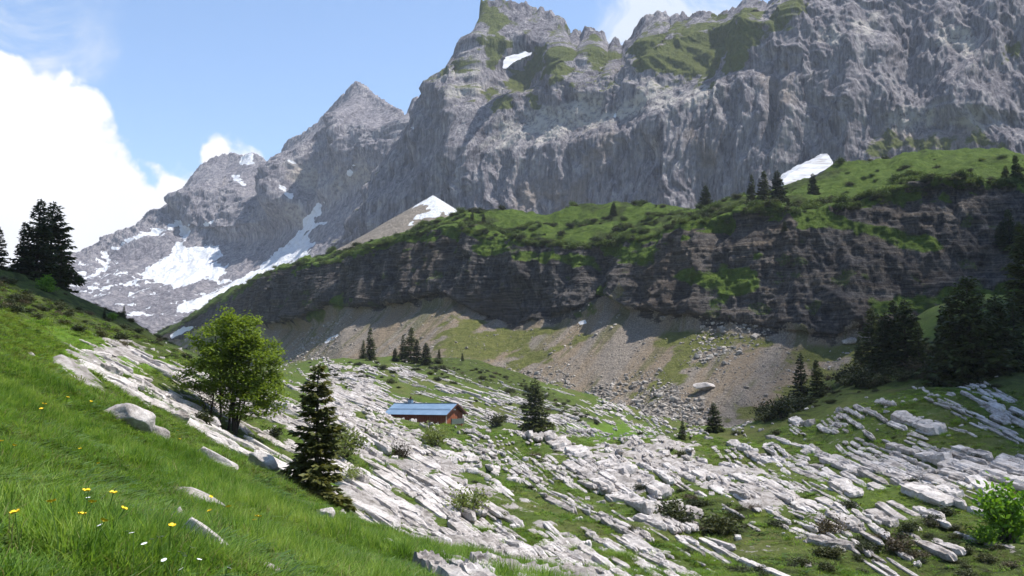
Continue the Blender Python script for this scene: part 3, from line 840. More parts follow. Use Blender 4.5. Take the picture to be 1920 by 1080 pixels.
# ------------------------------------------------------------------ materials
M = {}
def mats():
    def pos(t): return t.new('ShaderNodeNewGeometry').outputs['Position']
    def ground(t):
        p = pos(t)
        n1 = t.noise(p, 0.13, 5, 0.6); n2 = t.noise(p, 0.9, 6, 0.65); n3 = t.noise(p, 7.0, 5, 0.65)
        g = t.ramp(n2, [(0.28, (0.036, 0.050, 0.011)), (0.48, (0.068, 0.100, 0.018)), (0.72, (0.115, 0.145, 0.032))])
        g2 = t.ramp(n3, [(0.3, (0.030, 0.044, 0.010)), (0.55, (0.062, 0.098, 0.018)), (0.75, (0.13, 0.14, 0.045))])
        g = t.mix(0.45, g, g2)
        dry = t.ramp(n3, [(0.3, (0.06, 0.055, 0.022)), (0.7, (0.16, 0.14, 0.06))])
        g = t.mix(t.math('MULTIPLY', t.smooth(n1, 0.44, 0.70), 0.6), g, dry)
        g = t.mix(t.math('MULTIPLY', t.smooth(t.noise(t.vmath('ADD', p, (31.0, 7.0, 2.0)), 0.35, 6, 0.7), 0.52, 0.66), 0.55), g, (0.040, 0.052, 0.014))
        br = t.ramp(n2, [(0.3, (0.075, 0.15, 0.012)), (0.7, (0.125, 0.23, 0.022))])
        g = t.mix(t.math('MULTIPLY', t.attr('bright'), 0.7), g, br)
        h = t.ramp(n2, [(0.3, (0.018, 0.022, 0.008)), (0.45, (0.038, 0.050, 0.013)), (0.56, (0.065, 0.088, 0.018)), (0.64, (0.050, 0.060, 0.016)), (0.75, (0.085, 0.065, 0.032))])
        hm = t.smooth(t.math('ADD', t.attr('heath'), t.math('MULTIPLY', t.math('SUBTRACT', n2, 0.5), 0.9)), 0.35, 0.6)
        g = t.mix(hm, g, h)
        rk = t.ramp(t.noise(p, 1.7, 7, 0.68), [(0.3, (0.11, 0.096, 0.08)), (0.5, (0.29, 0.262, 0.24)), (0.68, (0.47, 0.435, 0.405))])
        rm = t.smooth(t.math('ADD', t.attr('rock'), t.math('MULTIPLY', t.math('SUBTRACT', t.noise(p, 2.3, 5, 0.7), 0.5), 1.0)), 0.34, 0.44)
        c = t.mix(rm, g, rk)
        b1 = t.bump(t.math('ADD', n3, t.math('MULTIPLY', t.noise(p, 28, 3, 0.6), 0.4)), 0.9, 0.10)
        return principled(t, c, 0.95, b1, 0.1)
    M['ground'] = material('meadow and limestone ground', ground)

    def terrace(t):
        p = pos(t)
        pz = t.mapping(p, (0.9, 0.9, 0.3)); ph = t.mapping(p, (0.10, 0.10, 1.0), (0.03, -0.05, 0))
        st = t.noise(pz, 0.35, 8, 0.66, 0.4); hz = t.noise(ph, 1.1, 6, 0.65, 0.4)
        big = t.noise(p, 0.035, 4, 0.6)
        fs = t.noise(t.mapping(p, (1, 1, 0.45)), 1.3, 6, 0.72, 0.3)
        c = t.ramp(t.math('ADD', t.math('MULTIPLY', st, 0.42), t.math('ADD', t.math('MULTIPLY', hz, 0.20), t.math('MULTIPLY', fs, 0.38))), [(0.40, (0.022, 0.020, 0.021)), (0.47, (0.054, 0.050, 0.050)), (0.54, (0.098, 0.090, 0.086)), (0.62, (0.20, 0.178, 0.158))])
        c = t.mix(t.math('MULTIPLY', t.smooth(big, 0.46, 0.66), 0.6), c, t.ramp(hz, [(0.35, (0.035, 0.026, 0.020)), (0.65, (0.13, 0.10, 0.075))]))
        ox = t.new('ShaderNodeSeparateXYZ'); t.set(ox, 0, p)
        c = t.mix(t.math('MULTIPLY', t.smooth(ox.outputs[0], 10.0, 70.0), t.math('MULTIPLY', t.smooth(t.noise(ph, 0.55, 6, 0.7, 0.5), 0.45, 0.65), 0.6)), c, t.ramp(fs, [(0.36, (0.045, 0.034, 0.025)), (0.52, (0.135, 0.104, 0.074)), (0.66, (0.25, 0.20, 0.145))]))
        bed = t.noise(t.mapping(t.mapping(p, rot=(0.03, -0.05, 0)), (0.03, 0.03, 1.0)), 1.9, 5, 0.75, 0.25)
        c = t.mix(t.math('MULTIPLY', t.smooth(bed, 0.54, 0.62), 0.55), c, (0.155, 0.138, 0.118))
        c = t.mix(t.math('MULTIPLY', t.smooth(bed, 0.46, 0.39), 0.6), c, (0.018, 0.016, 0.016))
        n2 = t.noise(p, 0.5, 6, 0.68); n3 = t.noise(p, 2.6, 5, 0.7)
        sc = t.ramp(n3, [(0.3, (0.13, 0.112, 0.092)), (0.5, (0.235, 0.20, 0.165)), (0.7, (0.42, 0.37, 0.31))])
        stk = t.noise(t.mapping(t.mapping(p, rot=(0, 0, 0.6)), (1, 0.10, 0.10)), 0.16, 6, 0.65, 0.4)
        sc = t.mix(t.math('MULTIPLY', t.smooth(stk, 0.44, 0.58), 0.75), sc, t.ramp(n3, [(0.3, (0.16, 0.115, 0.07)), (0.7, (0.34, 0.265, 0.18))]))
        sc = t.mix(t.math('MULTIPLY', t.smooth(t.noise(t.mapping(t.mapping(p, rot=(0, 0, 0.6)), (1, 0.10, 0.10), (0, 0, 0), (40.0, 0, 0)), 0.2, 5, 0.65), 0.54, 0.64), 0.6), sc, t.ramp(n3, [(0.3, (0.06, 0.075, 0.022)), (0.7, (0.15, 0.15, 0.06))]))
        g = t.ramp(n2, [(0.3, (0.040, 0.060, 0.012)), (0.5, (0.075, 0.118, 0.018)), (0.72, (0.12, 0.155, 0.03))])
        gs = t.mix(t.attr('scree'), g, t.ramp(n2, [(0.3, (0.085, 0.10, 0.026)), (0.7, (0.18, 0.18, 0.058))]))
        he = t.ramp(n2, [(0.3, (0.020, 0.026, 0.009)), (0.55, (0.042, 0.056, 0.015)), (0.75, (0.068, 0.076, 0.022))])
        gs = t.mix(t.math('MULTIPLY', t.attr('heath'), 0.85), gs, he)
        nn = t.math('MULTIPLY', t.math('SUBTRACT', n3, 0.5), 0.8)
        c = t.mix(t.smooth(t.math('ADD', t.attr('scree'), nn), 0.35, 0.65), c, sc)
        c = t.mix(t.smooth(t.math('ADD', t.attr('grass'), nn), 0.32, 0.62), c, gs)
        c = t.mix(t.smooth(t.attr('snow'), 0.4, 0.6), c, (0.72, 0.72, 0.74))
        b = t.bump(t.math('ADD', t.math('MULTIPLY', n3, 0.5), t.math('ADD', fs, t.math('ADD', st, hz))), 1.0, 1.1)
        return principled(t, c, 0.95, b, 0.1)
    M['terrace'] = material('dark bedded cliff, scree and alpine turf', terrace)

    def mountain(t):
        p = pos(t)
        st = t.noise(t.mapping(p, (1, 1, 0.11)), 0.11, 9, 0.66, 0.5)
        n2 = t.noise(p, 0.022, 7, 0.62); n3 = t.noise(p, 0.16, 7, 0.68)
        st2 = t.noise(t.mapping(p, (1, 1, 0.07), (0.04, 0.06, 0)), 0.34, 6, 0.7, 0.3)
        f = t.math('ADD', t.math('MULTIPLY', t.math('ADD', st, st2), 0.36), t.math('ADD', t.math('MULTIPLY', n2, 0.12), t.math('MULTIPLY', n3, 0.16)))
        c = t.ramp(f, [(0.41, (0.054, 0.050, 0.060)), (0.465, (0.142, 0.132, 0.146)), (0.52, (0.225, 0.210, 0.222)), (0.60, (0.40, 0.372, 0.362))])
        c = t.mix(t.math('MULTIPLY', t.attr('pale'), t.smooth(n3, 0.35, 0.6)), c, (0.47, 0.435, 0.39))
        c = t.mix(t.math('MULTIPLY', t.attr('tan'), 0.55), c, t.ramp(n3, [(0.3, (0.15, 0.12, 0.095)), (0.7, (0.38, 0.31, 0.25))]))
        c = t.mix(t.attr('scree'), c, t.ramp(n3, [(0.3, (0.18, 0.15, 0.12)), (0.7, (0.30, 0.26, 0.21))]))
        g = t.ramp(n3, [(0.3, (0.055, 0.066, 0.022)), (0.55, (0.095, 0.112, 0.028)), (0.75, (0.13, 0.125, 0.045))])
        c = t.mix(t.smooth(t.math('ADD', t.attr('grass'), t.math('MULTIPLY', t.math('SUBTRACT', n3, 0.5), 1.2)), 0.3, 0.62), c, g)
        c = t.mix(t.smooth(t.math('ADD', t.attr('snow'), t.math('MULTIPLY', t.math('SUBTRACT', n3, 0.5), 0.5)), 0.42, 0.6), c, t.ramp(n3, [(0.32, (0.50, 0.49, 0.48)), (0.46, (0.68, 0.69, 0.71)), (0.7, (0.76, 0.77, 0.79))]))
        b = t.bump(t.math('ADD', t.math('MULTIPLY', t.math('ADD', st, st2), 0.9), t.math('MULTIPLY', n3, 0.6)), 1.0, 4.5)
        return principled(t, c, 0.95, b, 0.1)
    M['mountain'] = material('grey limestone mountain', mountain)

    def rock(lo, mid, hi):
        def f(t):
            p = pos(t)
            n = t.noise(p, 1.3, 8, 0.68); n2 = t.noise(p, 9, 6, 0.7)
            rnd = t.new('ShaderNodeObjectInfo').outputs['Random']
            v = t.math('ADD', t.math('ADD', t.math('MULTIPLY', n, 0.6), t.math('MULTIPLY', n2, 0.4)), t.math('MULTIPLY', t.math('SUBTRACT', rnd, 0.5), 0.14))
            c = t.ramp(v, [(0.33, lo), (0.48, mid), (0.62, hi)])
            c = t.mix(t.math('MULTIPLY', t.smooth(t.noise(p, 3.3, 5, 0.6), 0.60, 0.72), 0.45), c, (0.12, 0.12, 0.055))
            b = t.bump(t.math('ADD', t.math('MULTIPLY', n2, 0.5), n), 0.8, 0.12)
            return principled(t, c, 0.92, b, 0.15)
        return f
    M['limestone'] = material('pale weathered limestone', rock((0.15, 0.128, 0.112), (0.37, 0.332, 0.304), (0.56, 0.518, 0.486)))
    M['scree_rock'] = material('grey brown scree rock', rock((0.11, 0.095, 0.08), (0.24, 0.21, 0.18), (0.42, 0.38, 0.33)))

    def leaf(a, b, c, trans=0.35, patch=2.0):
        def f(t):
            rnd = t.new('ShaderNodeObjectInfo').outputs['Random']
            n = t.noise(pos(t), patch, 3, 0.6)
            n2 = t.noise(pos(t), patch * 9, 2, 0.6)
            v = t.math('ADD', t.math('MULTIPLY', t.math('ADD', n, n2), 0.5), t.math('MULTIPLY', t.math('SUBTRACT', rnd, 0.5), 0.22))
            col = t.ramp(v, [(0.34, a), (0.5, b), (0.66, c)])
            d = principled(t, col, 0.6, None, 0.25)
            tr = t.new('ShaderNodeBsdfTranslucent')
            t.set(tr, 'Color', t.mix(0.6, col, t.vmath('MULTIPLY', col, (1.6, 1.5, 0.7))))
            mx = t.new('ShaderNodeMixShader')
            t.set(mx, 0, trans); t.l.new(d, mx.inputs[1]); t.l.new(tr.outputs[0], mx.inputs[2])
            return mx.outputs[0]
        return f
    M['grass'] = material('long meadow grass', leaf((0.052, 0.115, 0.013), (0.130, 0.24, 0.026), (0.25, 0.335, 0.070), 0.5, 0.45))
    M['turf'] = material('short mountain turf', leaf((0.046, 0.066, 0.013), (0.095, 0.135, 0.022), (0.155, 0.18, 0.045), 0.38, 0.5))
    M['dry'] = material('straw coloured grass', leaf((0.12, 0.12, 0.045), (0.2, 0.19, 0.075), (0.28, 0.25, 0.11), 0.3))
    M['maple'] = material('fresh maple leaves', leaf((0.10, 0.15, 0.018), (0.18, 0.25, 0.030), (0.28, 0.34, 0.055), 0.55, 1.2))
    M['needle'] = material('spruce needles', leaf((0.020, 0.030, 0.009), (0.044, 0.060, 0.015), (0.085, 0.098, 0.024), 0.2, 1.2))
    M['needle_young'] = material('lighter spruce needles', leaf((0.026, 0.036, 0.009), (0.062, 0.075, 0.017), (0.14, 0.135, 0.032), 0.25, 1.6))
    M['herb'] = material('broad meadow herb leaves', leaf((0.04, 0.085, 0.02), (0.075, 0.14, 0.03), (0.13, 0.20, 0.05), 0.35, 2.0))
    M['lime'] = material('bright young leaves', leaf((0.09, 0.19, 0.014), (0.14, 0.27, 0.02), (0.21, 0.34, 0.04), 0.45, 1.5))
    M['willow'] = material('grey green willow leaves', leaf((0.09, 0.115, 0.032), (0.16, 0.20, 0.055), (0.23, 0.27, 0.095), 0.42, 1.5))
    M['scrub'] = material('dark dwarf scrub leaves', leaf((0.016, 0.022, 0.007), (0.036, 0.046, 0.013), (0.066, 0.068, 0.02), 0.2, 0.8))
    M['alder'] = material('green alder leaves', leaf((0.030, 0.048, 0.010), (0.060, 0.095, 0.017), (0.10, 0.135, 0.028), 0.3, 0.5))
    M['rusty'] = material('brownish heather twigs', leaf((0.035, 0.026, 0.016), (0.07, 0.052, 0.03), (0.10, 0.085, 0.04), 0.15, 0.8))
    def bark(c1, c2):
        def f(t):
            n = t.noise(t.mapping(pos(t), (8, 8, 1.5)), 2.0, 5, 0.7)
            return principled(t, t.ramp(n, [(0.3, c1), (0.7, c2)]), 0.95, t.bump(n, 0.8, 0.05), 0.1)
        return f
    M['bark'] = material('dark bark', bark((0.025, 0.019, 0.015), (0.085, 0.068, 0.055)))
    M['yellow'] = material('yellow petals', lambda t: principled(t, (0.75, 0.50, 0.02), 0.5))
    M['white_petal'] = material('white petals', lambda t: principled(t, (0.80, 0.80, 0.78), 0.5))
    M['stem'] = material('flower stem', lambda t: principled(t, (0.07, 0.13, 0.02), 0.6))
    def wood(c1, c2, sc=(1, 1, 12)):
        def f(t):
            g = t.new('ShaderNodeTexCoord').outputs['Object']
            n = t.noise(t.mapping(g, sc), 1.2, 6, 0.65)
            return principled(t, t.ramp(n, [(0.3, c1), (0.7, c2)]), 0.75, t.bump(n, 0.5, 0.03), 0.2)
        return f
    M['wood'] = material('red brown timber', wood((0.10, 0.034, 0.020), (0.19, 0.062, 0.034)))
    M['wood_lit'] = material('sunlit copy of timber', wood((0.17, 0.055, 0.027), (0.28, 0.095, 0.045)))  # brighter copy of the wall timber: sunlight on the gable put into its colour
    M['wood_dark'] = material('dark timber', wood((0.045, 0.022, 0.016), (0.10, 0.045, 0.03)))
    M['wood_pale'] = material('pale timber post', wood((0.42, 0.30, 0.24), (0.60, 0.46, 0.38)))
    M['green_paint'] = material('grey green painted boards', wood((0.055, 0.075, 0.062), (0.095, 0.12, 0.10)))
    M['stone_wall'] = material('masonry base', rock((0.16, 0.15, 0.14), (0.30, 0.28, 0.26), (0.42, 0.40, 0.37)))
    def metal(t):
        n = t.noise(t.new('ShaderNodeTexCoord').outputs['Object'], 0.9, 5, 0.6)
        c = t.ramp(n, [(0.3, (0.13, 0.205, 0.295)), (0.7, (0.19, 0.275, 0.37))])
        return principled(t, c, t.math('ADD', t.math('MULTIPLY', n, 0.25), 0.30), None, 0.5, 0.15)
    M['roof'] = material('blue grey sheet metal', metal)
    M['glass'] = material('dark window glass', lambda t: principled(t, (0.02, 0.025, 0.03), 0.08, None, 0.6))
    M['white_paint'] = material('white paint', lambda t: principled(t, (0.7, 0.68, 0.65), 0.5))
    def snow(t):
        n = t.noise(t.mapping(pos(t), (0.5, 1.6, 1.6)), 0.13, 7, 0.68, 0.6)
        return principled(t, t.ramp(n, [(0.34, (0.20, 0.18, 0.165)), (0.45, (0.40, 0.40, 0.41)), (0.6, (0.50, 0.51, 0.53))]), 0.8, t.bump(n, 0.5, 0.6), 0.2)
    M['snow'] = material('old snow', snow)
    def cloud(t):
        d = t.new('ShaderNodeBsdfDiffuse'); t.set(d, 'Color', (0.9, 0.9, 0.9, 1))
        tr = t.new('ShaderNodeBsdfTranslucent'); t.set(tr, 'Color', (0.9, 0.9, 0.9, 1))
        mx = t.new('ShaderNodeMixShader'); t.set(mx, 0, 0.5)
        t.l.new(d.outputs[0], mx.inputs[1]); t.l.new(tr.outputs[0], mx.inputs[2])
        return mx.outputs[0]
    def thin(t):
        c = t.new('ShaderNodeBsdfTransparent')
        mx = t.new('ShaderNodeMixShader'); t.set(mx, 0, 0.15)
        t.l.new(c.outputs[0], mx.inputs[1]); t.l.new(cloud(t), mx.inputs[2])
        return mx.outputs[0]
    M['thin_shade_cloud'] = material('thin cloud for shade', thin)
    M['cloud'] = material('white cloud', cloud)
mats()
GROUND = build_ground()
CL_Q, CL_S, CL_GRASS, CL_US = build_cliff()
build_wall()
build_far()

def snow_patch(name, outline, d0, rise):
    """old snow lying on a slope: traced outline on a plane that climbs away from the valley, 3 m thick"""
    o = np.array(outline, float)
    oo = []
    rs = np.random.default_rng(int(d0))
    for i in range(len(o)):
        a, b = o[i], o[(i + 1) % len(o)]
        for t in (0, 0.25, 0.5, 0.75):
            oo.append(a + (b - a) * t + rs.normal(0, 0.7, 2))
    o = np.array(oo)
    c = o.mean(0)
    base = P(c[0], c[1], d0)
    rx, rz = ray(o[:, 0], o[:, 1])
    # plane z = z0 + rise * (y - y0) met by each sight line
    y = (base[2] - rise * base[1]) / (rz - rise)
    p = np.stack([rx * y, y, rz * y], -1)
    bm = bmesh.new()
    top = [bm.verts.new(q) for q in p]
    f = bm.faces.new(top)
    if f.normal.z < 0 or True: bm.normal_update()
    bmesh.ops.triangulate(bm, faces=bm.faces[:])
    for k in range(2): bmesh.ops.subdivide_edges(bm, edges=bm.edges[:], cuts=1, use_grid_fill=True)
    ext = bmesh.ops.extrude_face_region(bm, geom=bm.faces[:])
    for v in [g for g in ext['geom'] if isinstance(g, bmesh.types.BMVert)]: v.co.z += 3.0; v.co.y += 13.0
    for v in bm.verts:
        v.co.z += 0.25 * math.sin(v.co.x * 0.11) * math.cos(v.co.y * 0.07)
    bmesh.ops.recalc_face_normals(bm, faces=bm.faces)
    me = bpy.data.meshes.new(name); bm.to_mesh(me); bm.free()
    me.materials.append(M['snow'])
    ob = obj(name, me); ob['kind'] = 'structure'
snow_patch('snow_patch', [(944, 116), (948, 108), (958, 103), (972, 101), (985, 97), (997, 98), (995, 103), (985, 106), (972, 112), (960, 120), (950, 127), (944, 129)], 925.0, 0.75)
snow_patch('snow_patch', [(1466, 338), (1480, 326), (1498, 315), (1520, 304), (1540, 294), (1552, 288), (1557, 296), (1562, 308), (1545, 320), (1520, 332), (1500, 345), (1475, 352)], 560.0, 0.65)
# ------------------------------------------------------------------ rocks
def rock_mesh(name, seed, mat, boxy=0.45, n=44, layers=1):
    r = np.random.default_rng(seed)
    bm = bmesh.new()
    for L in range(layers):
        d = r.normal(size=(n, 3)); d /= np.linalg.norm(d, axis=1, keepdims=True)
        p = np.sign(d) * np.abs(d) ** boxy
        p /= (np.abs(p) ** 6).sum(1, keepdims=True) ** (1 / 6)
        p *= r.uniform(0.86, 1.0, size=(n, 1))
        p *= 0.5
        p[:, 0] *= 1 - 0.25 * r.random() * (p[:, 1] + 0.5)
        p[:, 2] += 0.12 * p[:, 0] * r.normal() + 0.12 * p[:, 1] * r.normal()
        if layers > 1:
            p[:, 2] = p[:, 2] / layers + (L - (layers - 1) / 2) / layers
            p[:, 0] = p[:, 0] * r.uniform(0.82, 1) + r.uniform(-0.07, 0.07)
            p[:, 1] = p[:, 1] * r.uniform(0.78, 1) + r.uniform(-0.10, 0.10)
        vs = [bm.verts.new(q) for q in p]
        res = bmesh.ops.convex_hull(bm, input=vs)
        junk = [e for e in res['geom_interior'] + res['geom_unused'] if isinstance(e, bmesh.types.BMVert)]
        if junk: bmesh.ops.delete(bm, geom=list(set(junk)), context='VERTS')
    bmesh.ops.recalc_face_normals(bm, faces=bm.faces)
    me = bpy.data.meshes.new(name)
    bm.to_mesh(me); bm.free()
    me.materials.append(mat)
    return me

def slab_mesh(name, seed, mat, nx=12, ny=5, nz=3):
    """unit bed of limestone: rounded block with bedding grooves along it and open joints across it"""
    r = np.random.default_rng(seed)
    idx = {}; V = []; Fq = []
    def vid(i, j, k):
        if (i, j, k) not in idx:
            idx[(i, j, k)] = len(V); V.append((i / nx - 0.5, j / ny - 0.5, k / nz - 0.5))
        return idx[(i, j, k)]
    for i in range(nx):
        for j in range(ny):
            Fq.append((vid(i, j, nz), vid(i + 1, j, nz), vid(i + 1, j + 1, nz), vid(i, j + 1, nz)))
        for k in range(nz):
            Fq.append((vid(i, 0, k), vid(i + 1, 0, k), vid(i + 1, 0, k + 1), vid(i, 0, k + 1)))
            Fq.append((vid(i, ny, k), vid(i, ny, k + 1), vid(i + 1, ny, k + 1), vid(i + 1, ny, k)))
    for j in range(ny):
        for k in range(nz):
            Fq.append((vid(0, j, k), vid(0, j, k + 1), vid(0, j + 1, k + 1), vid(0, j + 1, k)))
            Fq.append((vid(nx, j, k), vid(nx, j + 1, k), vid(nx, j + 1, k + 1), vid(nx, j, k + 1)))
    p = np.array(V) * 2
    e = np.array([7.0, 4.0, 4.0])
    m = np.maximum((np.abs(p) ** 7).sum(1) ** (1 / 7) / np.abs(p).max(1), 1e-6)
    p = p / m[:, None]
    sx = r.uniform(0, 90)
    n1 = fbm(p[:, 0] * 1.3 + sx, p[:, 1] * 0.9, p[:, 2] * 0.9 + 0.3, 3)
    n2 = fbm(p[:, 0] * 1.1 + sx, p[:, 1] * 1.6 + 5, p[:, 2] * 1.2, 3)
    n3 = fbm(p[:, 0] * 3.1 + sx, p[:, 1] * 2.1 + 5, p[:, 2] * 2.2, 2)
    p[:, 1] *= 1 + 0.20 * n1
    p[:, 2] += (0.22 * n2 + 0.16 * n3) * (p[:, 2] > -0.5)
    p[:, 0] *= 1 - 0.14 * np.abs(p[:, 1]) * r.random() + 0.06 * n2
    p[:, 1] += 0.10 * n3
    for c in r.uniform(-0.8, 0.8, r.integers(1, 3)):
        g = np.exp(-((p[:, 0] - c - 0.15 * p[:, 1]) / 0.07) ** 2)
        p[:, 2] -= 0.45 * g * (p[:, 2] > 0); p[:, 1] *= 1 - 0.18 * g
    c = r.uniform(-0.5, 0.5)
    g = np.exp(-((p[:, 1] - c) / 0.16) ** 2)
    p[:, 2] -= 0.30 * g * (p[:, 2] > 0)
    # one side often broken lower
    p[:, 2] *= 1 + r.normal(0, 0.22) * p[:, 0]
    me = new_mesh(name, p * 0.5, np.array(Fq), smooth=False, mats=[mat])
    return me

SLABS = [slab_mesh('slab', 100 + i, M['limestone']) for i in range(14)]
def boulder_mesh(name, seed, mat):
    r = np.random.default_rng(seed)
    bm = bmesh.new(); bmesh.ops.create_icosphere(bm, subdivisions=4, radius=1.0)
    me = bpy.data.meshes.new(name); bm.to_mesh(me); bm.free()
    n = len(me.vertices); co = np.empty(n * 3, np.float32); me.vertices.foreach_get('co', co); co = co.reshape(-1, 3).astype(float)
    # broken faces: cut the ball by a few planes, then weather it
    for k in range(17):
        d = r.normal(size=3); d /= np.linalg.norm(d); h = r.uniform(0.42, 0.80)
        e = co @ d - h
        co -= np.outer(np.maximum(e, 0), d)
    s0 = r.uniform(0, 50)
    co *= (1 + 0.08 * fbm(co[:, 0] * 1.3 + s0, co[:, 1] * 1.3, co[:, 2] * 1.3, 4) - 0.07 * np.maximum(ridged(co[:, 0] * 1.1 + s0, co[:, 1] * 1.1, co[:, 2] * 2.2, 2) - 0.9, 0))[:, None]
    co /= np.abs(co).max(0) * 2
    me.vertices.foreach_set('co', co.astype(np.float32).ravel()); me.update()
    me.polygons.foreach_set('use_smooth', np.ones(len(me.polygons), bool))
    me.materials.append(mat)
    return me
BOULDERS = [boulder_mesh('boulder', 300 + i, M['limestone']) for i in range(8)]
SCREES = [rock_mesh('scree_stone', 400 + i, M['scree_rock'], 0.5, 34) for i in range(8)]

SLOPES = np.array([(200, 700, .42), (300, 760, .45), (450, 780, .42), (560, 800, .5), (700, 880, .55), (850, 950, .62), (1000, 1020, .62), (640, 730, .30), (720, 760, .35), (800, 740, .2), (1000, 780, .2), (950, 850, .5), (1100, 880, .55), (1250, 930, .55), (1150, 1000, .45), (1300, 860, .45), (1450, 920, .55), (1600, 980, .6), (1400, 830, .5), (1550, 850, .35), (1750, 830, .28), (1880, 900, .3), (1700, 700, .4), (1880, 740, .4), (1700, 930, .35), (1500, 1040, .2), (1850, 1050, .2)])

def strike(p):
    """plan direction of the beds, from the slope the ribs show on the photograph"""
    x, y = p[:, 0], p[:, 1]
    e = 0.6
    z0 = ground_base(x, y); gx = (ground_base(x + e, y) - z0) / e; gy = (ground_base(x, y + e) - z0) / e
    b = np.stack([x, y, z0], -1)
    u, v = proj(b)
    w = 1.0 / ((u[:, None] - SLOPES[None, :, 0]) ** 2 + (v[:, None] - SLOPES[None, :, 1]) ** 2 + 900) ** 1.5
    s = 1.22 * (w * SLOPES[None, :, 2]).sum(1) / w.sum(1)
    h = 0.05
    ux, vx = proj(b + np.stack([np.full_like(x, h), 0 * x, gx * h], -1))
    uy, vy = proj(b + np.stack([0 * x, np.full_like(x, h), gy * h], -1))
    a11, a21, a12, a22 = (ux - u) / h, (vx - v) / h, (uy - u) / h, (vy - v) / h
    det = a11 * a22 - a12 * a21
    det = np.where(np.abs(det) < 1e-6, 1e-6, det)
    dx = (a22 - a12 * s) / det; dy = (-a21 + a11 * s) / det
    L = np.hypot(dx, dy) + 1e-9
    return dx / L, dy / L, gx, gy

